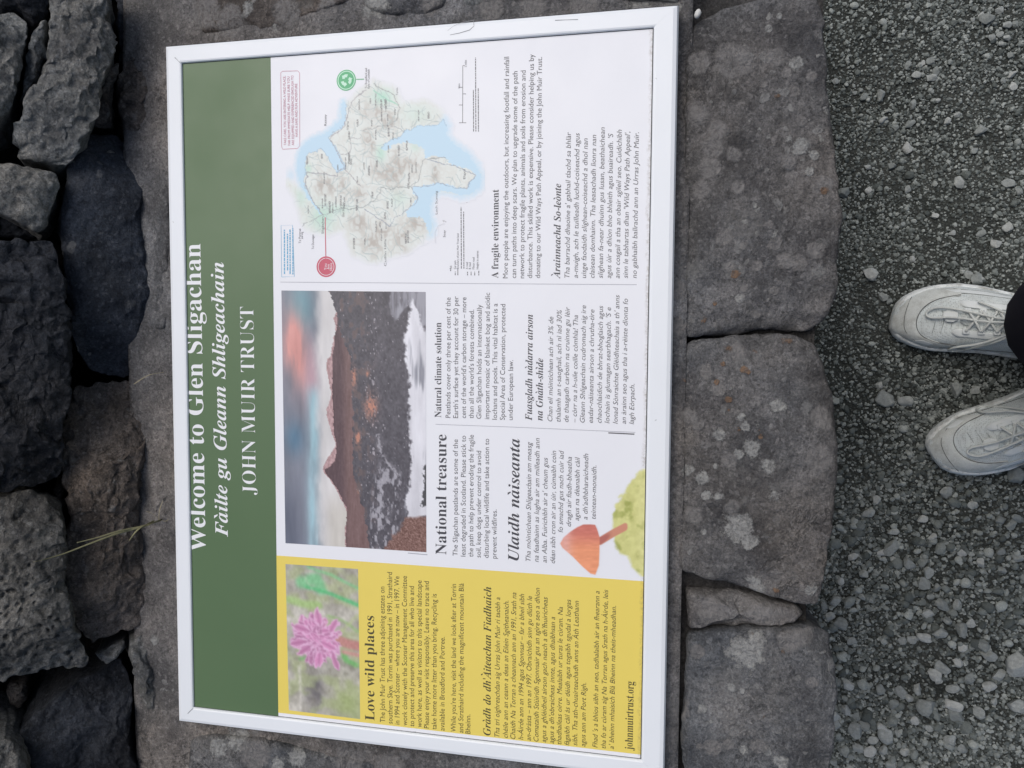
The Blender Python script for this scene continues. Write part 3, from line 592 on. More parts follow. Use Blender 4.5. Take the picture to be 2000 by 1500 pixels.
gb = float(pp(536, 750)[1])
strip_rect('header_band', -PW / 2 - .001, PW / 2 + .001, PHH / 2 + .001, gb, .00012, M_GREEN)
yl = float(pp(900, 1433)[0]); yr = float(pp(900, 1113)[0])
strip_rect('yellow_block', yl, yr, gb, -PHH / 2 - .001, .00013, M_YELLOW)

# ---- lettering
def sans(s): return s
def serif(s, it=False):
    up, lo_ = (0x1D468, 0x1D482) if it else (0x1D400, 0x1D41A); o = ''
    for ch in s:
        if 'A' <= ch <= 'Z': o += chr(up + ord(ch) - 65)
        elif 'a' <= ch <= 'z': o += chr(lo_ + ord(ch) - 97)
        else: o += ch
    return o
BLOCKS = []
def block(name, mat, cap, style, frame, lines):
    """frame: (origin x, origin y, scale) of the notes the places were read from; a line: (words, baseline x, start y, end y)"""
    ox, oy, s = frame
    L = [(w, ox + bx / s, oy + y0 / s, oy + y1 / s) for w, bx, y0, y1 in lines]
    if name.startswith('map_'): BLOCKS.extend((name, mat, cap, style, [q]) for q in L)
    else: BLOCKS.append((name, mat, cap, style, L))
FA, FB, FC, FD, F0 = (680, 1080, 3.077), (830, 830, 4.348), (830, 540, 4.348), (930, 60, 3.0), (0, 0, 1)
block('title_text', M_INKW, 31, 'serif', F0, [('Welcome to Glen Sligachan', 402, 1086, 484)])
block('gaelic_title_text', M_INKW, 24, 'serifit', F0, [('Fàilte gu Gleann Shligeachain', 445, 1056, 520)])
block('owner_text', M_INKW, 26, 'seriflight', F0, [('JOHN MUIR TRUST', 500, 974, 607)])
block('heading_text', M_OLIVE, 18, 'serif', FA, [('Love wild places', 150, 1012, 390)])
block('paragraph_text', M_OLIVE, 9.6, 'sans', FA, [
    ('The John Muir Trust has three adjoining estates on', 213, 1022, 215), ('southern Skye. Torrin was purchased in 1991, Strathaird', 258, 1030, 128),
    ('in 1994 and Sconser – where you are now – in 1997. We', 300, 1034, 152), ('work closely with the Sconser Management Committee', 345, 1040, 150),
    ('to protect and preserve this area for all who live and', 387, 1045, 210), ('work here, as well as visitors to this special landscape', 432, 1050, 175),
    ('Please enjoy your visit responsibly. Leave no trace and', 475, 1055, 180), ('take home more litter than you bring. Recycling is', 520, 1062, 255),
    ('available in Broadford and Portree.', 568, 1068, 510), ("While you're here, visit the land we look after at Torrin", 635, 1075, 195),
    ('and Strathaird including the magnificent mountain Blà', 680, 1080, 190), ('Bheinn.', 722, 1085, 970)])
block('heading_text', M_OLIVE, 14, 'serifit', FA, [("Gràdh do dh'Àiteachan Fiadhaich", 842, 1095, 210)])
block('paragraph_text', M_OLIVE, 9.6, 'sansit', FA, [
    ('Tha trì oighreachdan aig Urras John Muir ri taobh a', 895, 1103, 272), ('chèile ann an ceann a deas an Eilein Sgitheanaich.', 945, 1108, 290),
    ('Chaidh Na Torran a cheannach ann an 1991, Srath na', 990, 1115, 242), ('h-Àirde ann an 1994 agus Sgonnsar – far a bheil sibh', 1037, 1118, 250),
    ('an-dràsta – ann an 1997. Obraichidh sinn gu dlùth le', 1083, 1123, 262), ('Comataidh Stiùiridh Sgonnsair gus an sgìre seo a dhìon', 1128, 1128, 213),
    ("agus a ghlèidheil airson gach neach a dh'fhuiricheas", 1174, 1132, 267), ("agus a dh'obraicheas innte, agus dhaibhsan a", 1220, 1138, 385),
    ('thadhaileas oirre. Mealaibh ur turas le cùram. Na', 1265, 1143, 325), ('fàgaibh càil às ur dèidh agus togaibh sgudal a lorgas', 1312, 1148, 280),
    ('sibh. Tha ath-chuairteachadh anns an Àth Leathann', 1359, 1150, 288), ('agus ann am Port Rìgh.', 1408, 1155, 775),
    ("Fhad 's a bhios sibh an seo, tadhalaibh air an fhearann a", 1480, 1160, 228), ('tha fo ar cùram aig Na Torran agus Srath na h-Àirde, leis', 1530, 1165, 220),
    ("a' bheinn mhaisich Blà Bheinn na theis-mheadhan.", 1578, 1168, 315)])
block('web_address_text', M_OLIVE, 15, 'serif', FA, [('johnmuirtrust.org', 1690, 1175, 765)])
block('heading_text', M_INK, 20.5, 'serif', FB, [('National treasure', 172, 1115, 100)])
block('paragraph_text', M_INKG, 9.4, 'sans', FB, [
    ('The Sligachan peatlands are some of the', 268, 1125, 140), ('least degraded in Scotland. Please stick to', 335, 1130, 108), ('the path to help prevent eroding the fragile', 400, 1133, 100),
    ('soil, keep dogs under control to avoid', 464, 1137, 235), ('disturbing local wildlife and take action to', 530, 1140, 132), ('prevent wildfires.', 597, 1145, 730)])
block('heading_text', M_INK, 20.5, 'serifit', FB, [('Ulaidh nàiseanta', 785, 1160, 130)])
block('paragraph_text', M_INKG, 9.4, 'sansit', FB, [
    ('Tha mòintichean Shligeachain am measg', 885, 1165, 155), ('na feadhainn as lugha air am milleadh ann', 953, 1170, 122), ("an Alba. Fuirichibh air a' cheum gus", 1022, 1175, 287),
    ('dèan sibh cron air an ùir, cùmaibh coin', 1092, 1180, 228), ('fo smachd gus nach cuir iad', 1160, 918, 225), ('dragh air fiadh-bheatha', 1230, 868, 278),
    ('agus na dèanaibh càil', 1298, 818, 280), ("a dh'adhbharaicheadh", 1370, 808, 250), ('teintean-monaidh.', 1440, 803, 350)])
block('heading_text', M_INK, 12.5, 'serif', FC, [('Natural climate solution', 135, 1215, 410)])
block('paragraph_text', M_INKG, 9.4, 'sans', FC, [
    ('Peatlands cover only three per cent of the', 213, 1218, 195), ("Earth's surface yet they account for 30 per", 278, 1220, 185), ("cent of the world's carbon storage – more", 345, 1220, 192),
    ("than all the world's forests combined.", 410, 1222, 297), ('Glen Sligachan holds an internationally', 475, 1225, 253), ('important mosaic of blanket bog and acidic', 543, 1226, 152),
    ('lochans and pools. This vital habitat is a', 608, 1230, 243), ('Special Area of Conservation, protected', 674, 1232, 247), ('under European law.', 742, 1232, 722)])
block('heading_text', M_INK, 13, 'serifit', FC, [('Fuasgladh nàdarra airson', 905, 1235, 333), ('na Gnàth-shìde', 995, 1235, 705)])
block('paragraph_text', M_INKG, 9.4, 'sansit', FC, [
    ('Chan eil mòintichean ach air 3% de', 1078, 1240, 350), ('thalamh an t-saoghail, ach nì iad 30%', 1148, 1243, 290), ('de thasgadh carboin na cruinne gu lèir', 1215, 1245, 265),
    ('– còrr na a h-uile coille còmhla! Tha', 1285, 1247, 335), ('Gleann Shligeachain cudromach aig ìre', 1352, 1248, 250), ('eadar-nàiseanta airson a chrutha-tìre', 1422, 1250, 285),
    ('chaochlaidich de bhrat-bhoglaich agus', 1495, 1250, 253), ("lochain is glumagan searbhagach. 'S e", 1562, 1252, 265), ("Ionad Sònraichte Glèidhteachais a th' anns", 1632, 1255, 160),
    ('an àrainn seo agus tha i a-rèiste dìonta fo', 1703, 1255, 190), ('lagh Eòrpach.', 1770, 1258, 915)])
block('heading_text', M_INK, 13, 'serif', FD, [('A fragile environment', 132, 1458, 935)])
block('paragraph_text', M_INKG, 9.6, 'sans', FD, [
    ('More people are enjoying the outdoors, but increasing footfall and rainfall', 188, 1458, 150), ('can turn paths into deep scars. We plan to upgrade some of the path', 237, 1457, 235),
    ('network to protect fragile plants, animals and soils from erosion and', 284, 1457, 230), ('disturbance. This skilled work is expensive. Please consider helping us by', 331, 1456, 133),
    ('donating to our Wild Ways Path Appeal, or by joining the John Muir Trust.', 378, 1455, 150)])
block('heading_text', M_INK, 13, 'serifit', FD, [('Àrainneachd So-leònte', 495, 1458, 897)])
block('paragraph_text', M_INKG, 9.6, 'sansit', FD, [
    ("Tha barrachd dhaoine a' gabhail tlachd sa bhlàr", 550, 1452, 592), ('a-muigh, ach le tuilleadh luchd-coiseachd agus', 600, 1452, 597), ('uisge faodaidh slighean-coiseachd a dhol nan', 648, 1452, 628),
    ('claisean domhainn. Tha leasachadh lìonra nan', 697, 1452, 607), ('slighean fa-near dhuinn gus lusan, beathaichean', 746, 1452, 562), ("agus ùir a dhìon bho bhleith agus buaireadh. 'S", 795, 1452, 597),
    ('ann cosgail a tha an obair sgileil seo. Cuidichibh', 845, 1452, 575), ("sinn le tabhartas dhan 'Wild Ways Path Appeal',", 893, 1450, 587), ('no gabhaibh ballrachd ann an Urras John Muir.', 945, 1450, 590)])
block('warning_text', M_PALERED, 4.6, 'sans', F0, [('TAKE CARE, YOU ARE ENTERING A WILD PLACE,', 560, 289, 152), ('FAR FROM IMMEDIATE HELP. MAKE SURE YOU', 568, 289, 153), ('ARE EQUIPPED AND EXPERIENCED ENOUGH TO', 575.5, 289, 151), ('HAVE A SAFE AND FUN ADVENTURE', 582.5, 272, 167)])
FM = (530, 80, 3.1256)
block('marker_text', M_INKW, 5.2, 'sans', FM, [('You', 340, 1417, 1378), ('Are', 357, 1413, 1382), ('Here', 374, 1419, 1374)])
block('map_label_text', M_INKG, 4.2, 'sans', FM, [('To Broadford and', 590, 298, 172), ('Kyle of Lochalsh', 606, 298, 180), ('Raasay', 340, 530, 460), ('Soay', 1066, 1208, 1165), ('To Portree', 182, 1255, 1165), ('and Uig', 195, 1228, 1185), ('To Dunvegan', 262, 1290, 1200),
    ('Sligachan', 322, 1195, 1090), ('Loch Scavaig', 1018, 1068, 925), ('Cuillin Hills', 704, 1390, 1225), ('Glen Sligachan', 448, 1090, 1000), ('Elgol', 1190, 850, 790), ('Torrin', 780, 338, 292), ('Path', 1105, 1403, 1383), ('Car park', 1130, 1403, 1350), ('A road', 1203, 1403, 1360), ('B road', 1221, 1403, 1362), ('Minor road', 1243, 1403, 1330), ('Height in metres', 1267, 1403, 1290)])
block('map_note_text', M_INKG, 3.6, 'sans', FM, [('Boundary of John Muir Trust land', 1146, 1403, 1185), ('2 miles', 1201, 160, 115), ('4 km', 1160, 292, 262)])
CAPH = {}
def text_obj(s, style):
    cu = bpy.data.curves.new('t', 'FONT'); cu.size = 1.0; cu.resolution_u = 3; cu.fill_mode = 'FRONT'
    it = style in ('serifit', 'sansit')
    if style.startswith('serif'):
        cu.body = serif(''.join(c for c in unicodedata.normalize('NFD', s) if not unicodedata.combining(c)), it)
        if style == 'seriflight': cu.offset = -.014
        elif style == 'serif': cu.offset = -.003
    else:
        cu.body = s
        if it: cu.shear = .22
    o = bpy.data.objects.new('t', cu); COL.objects.link(o); return o
jobs = []
for b in BLOCKS:
    for ln in b[4]:
        acc = []
        if b[3].startswith('serif'):
            nf = unicodedata.normalize('NFD', ln[0]); base = ''
            for ch in nf:
                if unicodedata.combining(ch): acc.append((base, text_obj(base, b[3])))
                else: base += ch
        jobs.append((b, ln, text_obj(ln[0], b[3]), acc))
refs = {s: text_obj('H', s) for s in ('serif', 'serifit', 'seriflight', 'sans', 'sansit')}
bpy.context.view_layer.update(); dg = bpy.context.evaluated_depsgraph_get()
def grab(o):
    me = bpy.data.meshes.new_from_object(o.evaluated_get(dg)); n = len(me.vertices); co = np.zeros(n * 3, np.float32); me.vertices.foreach_get('co', co)
    fs = [tuple(p.vertices) for p in me.polygons]; bpy.data.meshes.remove(me); return co.reshape(-1, 3)[:, :2].astype(float), fs
for s, o in refs.items(): CAPH[s] = grab(o)[0][:, 1].max()
acc_data = {}
for b in BLOCKS:
    V, F = [], []
    for jb, (w, bx, y0, y1), o, acc in jobs:
        if jb is not b: continue
        co, fs = grab(o)
        if len(co) == 0: continue
        a0, b0 = (float(q) for q in pp(bx, y0)); a1 = float(pp(bx, y1)[0])
        capm = abs(float(pp(bx, y0)[1]) - float(pp(bx - b[2], y0)[1]))
        x0, x1 = co[:, 0].min(), co[:, 0].max(); sx = (a1 - a0) / (x1 - x0); sy = capm / CAPH[b[3]]
        n0 = len(V)
        for p in co: V.append((a0 + (p[0] - x0) * sx, b0 + p[1] * sy, .00026))
        F += [tuple(n0 + i for i in f) for f in fs]
        for base, ao in acc:
            ac, _ = grab(ao); last = base[-1]; xe = ac[:, 0].max(); H = CAPH[b[3]]; it = b[3] == 'serifit'
            wd = {'i': .16, 'A': .36}.get(last, .26); xc = xe - wd; yb = H * (1.06 if last.isupper() else .80); sh = .12 if it else 0
            for dx, dy in ((-.15 + sh, .20), (-.02 + sh, .20), (.09 + sh * .6, 0), (.03 + sh * .6, 0)):
                V.append((a0 + (xc + dx - x0) * sx, b0 + (yb + dy * H / .7) * sy, .00026))
            k = len(V); F.append((k - 4, k - 1, k - 2, k - 3))
    me = bpy.data.meshes.new(b[0]); me.from_pydata(V, [], F); me.update(); new_obj(b[0], me, b[1], panel)
for b, ln, o, acc in jobs:
    for q in [o] + [z[1] for z in acc]: bpy.data.objects.remove(q, do_unlink=True)
for o in refs.values(): bpy.data.objects.remove(o, do_unlink=True)
# illegibly small lines of print, as broken strokes
def tiny(name, mat, wid, rows):
    L = []; rr = random.Random(5)
    for x, y0, y1 in rows:
        y = y0
        while y > y1:
            e = max(y1, y - rr.uniform(2.5, 7)); L.append([(x, y), (x, e)]); y = e - rr.uniform(.8, 1.4)
    strokes(name, L, wid, .00026, mat)
tiny('note_text', M_TEAL, .0016, [(556, 542, 455), (562, 535, 463), (567, 542, 454), (572.5, 543, 452)])
tiny('map_credit_text', M_INKG, .0010, [(927.5, 258, 176), (932, 258, 112), (937, 258, 172)])
tiny('map_key_text', M_INKG, .0010, [(902, 528, 407), (907, 528, 415), (881, 533, 528), (890, 541, 534), (895, 541, 530), (914, 541, 534), (921, 541, 534), (928, 541, 534), (936, 541, 532)])
strokes('divider_line', [[(548, 558), (950, 557), (1245, 556)]], .0006, .0002, M_LINE)
strokes('divider_line', [[(850, 833), (1000, 837), (1240, 845)]], .0006, .0002, M_LINE)
strokes('scuff_mark', [[(1187, 846.5), (1238, 848.5)]], .0014, .0002, M_INKG)
strokes('scuff_mark', [[(795, 1084), (833, 1087)]], .0010, .0002, M_LINE)
strokes('note_border', [[(550.5, 548), (549.5, 447), (572, 446), (575.5, 547), (550.5, 548)]], .0005, .0002, M_TEAL)
strokes('warning_border', [[(551, 292), (549.5, 146), (553, 143), (583, 142), (586.5, 146), (586.5, 290), (582, 295), (553, 297), (551, 292)]], .0006, .0002, M_PALERED)
strokes('scale_bar', [[(906, 241), (907, 128)], [(899, 241), (913, 241)], [(899, 171), (906, 171)], [(899, 206), (906, 206)], [(907, 184), (913, 184)], [(907, 128), (911, 128)]], .0006, .0002, M_INKG)
strokes('marker_line', [[(637, 512), (636, 430)]], .0011, .00024, M_RED)
strokes('marker_line', [[(697.5, 157.5), (713, 157)]], .0010, .00024, M_ECO)
def disc(name, x, y, r, z, mat, n=48, r1=None):
    c = np.array(pp(x, y), float).ravel(); V = []; F = []
    if r1 is None:
        V = [(c[0] + r * math.cos(k * 2 * math.pi / n), c[1] + r * math.sin(k * 2 * math.pi / n), z) for k in range(n)]; F = [list(range(n))]
    else:
        for k in range(n):
            t = k * 2 * math.pi / n; V += [(c[0] + r * math.cos(t), c[1] + r * math.sin(t), z), (c[0] + r1 * math.cos(t), c[1] + r1 * math.sin(t), z)]
        F = [(2 * k, 2 * ((k + 1) % n), 2 * ((k + 1) % n) + 1, 2 * k + 1) for k in range(n)]
    me = bpy.data.meshes.new(name); me.from_pydata(V, [], F); me.update(); return new_obj(name, me, mat, panel)
disc('here_marker', 637.5, 527, .0128, .00020, M_RED); disc('marker_ring', 637.5, 527, .0108, .00023, M_INKW, r1=.0102)
disc('recycling_marker', 678, 159.5, .0125, .00020, M_ECO); disc('marker_ring', 678, 159.5, .0112, .00023, M_ECO2, r1=.0102)
cc = np.array(pp(678, 159.5), float).ravel(); V = []; F = []
for k in range(3):                                   # three chasing arrows of the recycling mark
    for r0, r1, a0, a1, tip in ((.0035, .0072, 12, 70, False), (.0022, .0085, 70, 100, True)):
        b_ = len(V); A_ = [math.radians(90 + k * 120 + q) for q in (a0, (a0 + a1) / 2, a1)]
        if tip:
            rm = (r0 + r1) / 2
            V += [(cc[0] + r0 * math.cos(A_[0]), cc[1] + r0 * math.sin(A_[0]), .00024), (cc[0] + r1 * math.cos(A_[0]), cc[1] + r1 * math.sin(A_[0]), .00024), (cc[0] + rm * math.cos(A_[2]), cc[1] + rm * math.sin(A_[2]), .00024)]; F.append((b_, b_ + 1, b_ + 2))
        else:
            for q in A_: V += [(cc[0] + r0 * math.cos(q), cc[1] + r0 * math.sin(q), .00024), (cc[0] + r1 * math.cos(q), cc[1] + r1 * math.sin(q), .00024)]
            F += [(b_, b_ + 1, b_ + 3, b_ + 2), (b_ + 2, b_ + 3, b_ + 5, b_ + 4)]
me = bpy.data.meshes.new('recycling_symbol'); me.from_pydata(V, [], F); me.update(); new_obj('recycling_symbol', me, M_ECO2, panel)

# ---- printed pictures: one colour per small cell of a fine grid
lin2s = np.array([226.5, 228, 231.5])
def picture(name, corners, nu, nv, fn, z=.0002, clear=False, soft=1):
    """corners: photo places of TL, TR, BR, BL; fn(p right 0..1, q down 0..1) -> sRGB 0..255"""
    C = [np.array(pp(x, y), float).ravel() for x, y in corners]
    P, Q = np.meshgrid(np.linspace(0, 1, nu), np.linspace(0, 1, nv)); P = P.ravel(); Q = Q.ravel()
    XY = ((1 - P) * (1 - Q))[:, None] * C[0] + (P * (1 - Q))[:, None] * C[1] + (P * Q)[:, None] * C[2] + ((1 - P) * Q)[:, None] * C[3]
    raw = np.asarray(fn(P, Q), float).reshape(nv, nu, 3)
    for _ in range(soft):
        q = np.pad(raw, ((1, 1), (1, 1), (0, 0)), 'edge'); raw = (q[:-2, 1:-1] + q[2:, 1:-1] + q[1:-1, :-2] + q[1:-1, 2:] + 2 * q[1:-1, 1:-1]) / 6
    rgb = lina(raw.reshape(-1, 3))
    fc = grid_faces(nu, nv)[:, ::-1]
    if clear:                                              # only where ink was laid on the white
        blank = np.abs(rgb - lina(lin2s)).max(1) < .012; fc = fc[~blank[fc].all(1)]
    me = np_mesh(name, np.column_stack([XY, np.full(len(XY), z)]), [fc], False)
    at = me.color_attributes.new('Col', 'FLOAT_COLOR', 'POINT'); at.data.foreach_set('color', np.column_stack([rgb, np.ones(len(rgb))]).astype(np.float32).ravel())
    return new_obj(name, me, M_PIC, panel)
def n2(x, y, seed=0, oc=4): return fbm(np.stack([x, y, np.zeros_like(x) + seed * 3.7], 1), seed, oc)
def mixc(c, col, m): m = np.clip(m, 0, 1)[:, None]; return c * (1 - m) + np.array(col, float) * m
def inside(px_, py_, poly):
    poly = np.asarray(poly, float); r = np.zeros(len(px_), bool); j = len(poly) - 1
    for i in range(len(poly)):
        xi, yi = poly[i]; xj, yj = poly[j]
        c = ((yi > py_) != (yj > py_)) & (px_ < (xj - xi) * (py_ - yi) / (yj - yi + 1e-12) + xi); r ^= c; j = i
    return r
def seg_dist(px_, py_, line):
    d = np.full(len(px_), 1e9)
    for (x0, y0), (x1, y1) in zip(line[:-1], line[1:]):
        L = (x1 - x0) ** 2 + (y1 - y0) ** 2 + 1e-9; t = np.clip(((px_ - x0) * (x1 - x0) + (py_ - y0) * (y1 - y0)) / L, 0, 1)
        d = np.minimum(d, np.hypot(px_ - x0 - t * (x1 - x0), py_ - y0 - t * (y1 - y0)))
    return d
def softpoly(x, y, poly, w): return np.where(inside(x, y, poly), 1, 1 - np.clip(seg_dist(x, y, list(poly) + [poly[0]]) / w, 0, 1))
# the landscape: notes read sideways, X = across the band (down), Yn = along it
SKYL = [(66, 285), (100, 300), (150, 322), (175, 326), (210, 308), (260, 318), (285, 318), (300, 308), (370, 297), (400, 288), (420, 270), (480, 265), (540, 280), (580, 288), (620, 290), (680, 265), (720, 265), (760, 280), (800, 290), (850, 310), (870, 308), (900, 290), (940, 265), (985, 245), (1000, 242), (1020, 248), (1050, 275), (1100, 310), (1150, 335), (1200, 360), (1240, 368), (1300, 358), (1420, 355)]
HILL = [(66, 300), (150, 330), (260, 322), (300, 312), (420, 300), (560, 296), (620, 294), (720, 300), (800, 302), (860, 316), (910, 313), (950, 304), (980, 284), (1000, 250), (1020, 254), (1050, 280), (1100, 316), (1200, 366), (1420, 356)]
MOOR = [(66, 285), (200, 330), (260, 340), (330, 362), (400, 392), (500, 402), (600, 395), (700, 410), (800, 400), (900, 402), (1000, 398), (1100, 420), (1200, 455), (1420, 490)]
def landscape(p, q):
    Yn = 66 + (1 - p) * 1340; Xn = 30 + q * 752
    sx_, sy_ = Xn / 90, Yn / 200
    n = n2(sx_ * 1.3, sy_ * 1.1, 1, 5); n_b = n2(sx_ * 2.2, sy_ * .8, 2, 5)
    c = np.zeros((len(p), 3)) + [122, 126, 138]
    c = mixc(c, [86, 92, 108], sstep(900, 1350, Yn) * sstep(190, 60, Xn) * .9 + .2 * n)
    c = mixc(c, [92, 138, 150], np.exp(-((Xn - 130) / 70) ** 2 - ((Yn - 150) / 130) ** 2) * 1.1)
    c = mixc(c, [84, 122, 148], np.exp(-((Xn - 90) / 55) ** 2 - ((Yn - 840) / 90) ** 2) * .9)
    c = mixc(c, [206, 140, 132], np.exp(-((Xn - 100 - (Yn - 330) * .12) / (62 + 16 * n)) ** 2 - ((Yn - 390) / 200) ** 2) * (1.15 + .5 * n_b))
    c = mixc(c, [188, 150, 160], np.exp(-((Xn - 190) / 45) ** 2 - ((Yn - 520) / 170) ** 2) * .8)
    c = mixc(c, [150, 186, 196], np.exp(-((Xn - 195) / 38) ** 2) * sstep(520, 640, Yn) * (.85 + .5 * n_b))
    c = mixc(c, [214, 211, 208], sstep(185, 255, Xn + 18 * n) * .92)
    c = mixc(c, [196, 190, 176], sstep(230, 300, Xn) * sstep(1050, 1250, Yn) * .6)
    c += (n * 9 + n_b * 9)[:, None]
    sk = np.interp(Yn, *zip(*SKYL)) + 3 * n2(Yn / 14, Yn * 0, 3, 3); hl = np.interp(Yn, *zip(*HILL)) + 3 * n2(Yn / 20, Yn * 0, 4, 3); mo = np.interp(Yn, *zip(*MOOR)) + 9 * n2(Yn / 30, Yn * 0, 5, 4)
    t = n2(Xn / 8, Yn / 12, 6, 4); t2 = n2(Xn / 22, Yn / 40, 7, 4); streak = n2(Xn / 6, Yn / 70, 8, 4)
    pk = np.zeros((len(p), 3)) + [176, 142, 142]; pk += (t * 22)[:, None]; c = np.where((Xn > sk)[:, None], pk, c)
    hc = np.zeros((len(p), 3)) + [80, 59, 63]; hc = mixc(hc, [120, 92, 88], sstep(330, 390, Xn) * .8); hc = mixc(hc, [74, 58, 64], sstep(250, 100, Yn)); hc += (streak * 9 + t * 5)[:, None]
    c = np.where((Xn > hl)[:, None], hc, c)
    mc = np.zeros((len(p), 3)) + [74, 71, 78]; mc += (t * 11 + t2 * 9)[:, None]
    mc = mixc(mc, [104, 82, 76], sstep(.15, .7, t2) * sstep(560, 430, Xn) * .55)
    mc = mixc(mc, [196, 190, 196], sstep(.75, 1.1, n2(Xn / 5, Yn / 16, 16, 3) + .3 * np.exp(-((Xn - 510) / 50) ** 2) - .15) * .7)
    for ox_, oy_, rx_, ry_ in ((500, 660, 30, 60), (430, 830, 14, 40), (410, 510, 16, 50), (485, 490, 10, 14), (420, 1130, 12, 25)): mc = mixc(mc, [186, 126, 104], np.exp(-((Xn - ox_) / rx_) ** 2 - ((Yn - oy_) / ry_) ** 2) * (.8 + .8 * t))
    c = np.where((Xn > mo)[:, None], mc, c)
    wob = 7 * n2(Yn / 26, Xn / 26, 9, 3)
    c = mixc(c, [150, 150, 158], softpoly(Xn + wob, Yn, [(610, 60), (790, 60), (790, 230), (740, 235), (700, 120), (625, 210), (600, 130)], 10) * (.85 + .5 * n2(Xn / 14, Yn / 90, 10, 3)))
    riv = [(705, 110), (690, 220), (664, 300), (672, 400), (692, 560), (686, 700), (694, 850), (702, 960), (690, 1060), (668, 1150), (678, 1245), (720, 1235), (760, 1210), (790, 1220), (790, 340), (762, 280), (735, 215)]
    rm_ = softpoly(Xn + wob * 1.3 + 6 * t - 14, Yn + wob, riv, 16); c = mixc(c, [232, 232, 237], rm_ ** 1.5 * (.93 + .12 * n_b)); wv_ = n2(Xn / 24, Yn / 240, 11, 3)
    c = mixc(c, [120, 122, 132], softpoly(Xn, Yn, riv, 3) * sstep(.35, 1.2, wv_ + .7 * np.exp(-((Xn - 700) / 22) ** 2 - ((Yn - 330) / 90) ** 2)) * .85)
    rap = softpoly(Xn, Yn, [(500, 1430), (505, 1200), (520, 1060), (560, 960), (620, 985), (650, 1040), (620, 1100), (630, 1240), (640, 1430)], 30) * sstep(.05, .75, n2(Xn / 13, Yn / 30, 17, 4) + .45 * np.exp(-(seg_dist(Xn + wob, Yn, [(640, 1010), (590, 1035), (552, 1060), (540, 1150), (520, 1290), (525, 1420)]) / 14) ** 2))
    c = mixc(c, [190, 188, 195], rap * .7); c = mixc(c, [206, 204, 210], np.exp(-(seg_dist(Xn + wob, Yn, [(530, 800), (548, 900), (600, 970), (640, 1010)]) / 9) ** 2) * sstep(-.1, .6, t2 + t) * .6)
    br = softpoly(Xn + 22 * n2(Yn / 30, Xn / 30, 12, 3), Yn, [(640, 1290), (690, 1240), (790, 1225), (790, 1440), (560, 1440), (600, 1350)], 16)
    c = mixc(c, [118, 84, 74], br); c += (br * n2(Xn / 5, Yn / 5, 13, 4) * 34)[:, None]
    c = mixc(c, [44, 44, 46], softpoly(Xn + 9 * t, Yn, [(768, 960), (790, 950), (790, 1160), (760, 1170), (775, 1060)], 5) * .9)
    return c * .93 + 14
picture('landscape_picture', [(557, 1067), (550, 574.5), (832, 574.5), (831, 1082)], 340, 190, landscape, soft=0)
PET = []
rr = random.Random(12)
for k in range(110):
    a = rr.uniform(0, 6.28); q = math.sqrt(rr.random()); PET.append((930 + 118 * q * math.cos(a), 522 + 130 * q * math.sin(a), a + rr.uniform(-.7, .7), rr.uniform(24, 50) * (.75 + .4 * q), rr.random()))
PET.sort(key=lambda t: -((t[0] - 930) ** 2 + (t[1] - 522) ** 2))
PET += [(830, 470, 3.4, 60, .6), (815, 560, 2.9, 60, .5), (940, 395, 4.5, 55, .8), (1030, 440, 5.2, 50, .7), (940, 650, 1.7, 55, .9), (1040, 650, 1.2, 55, .6), (850, 600, 2.5, 55, .4), (1000, 560, .4, 60, .9)]
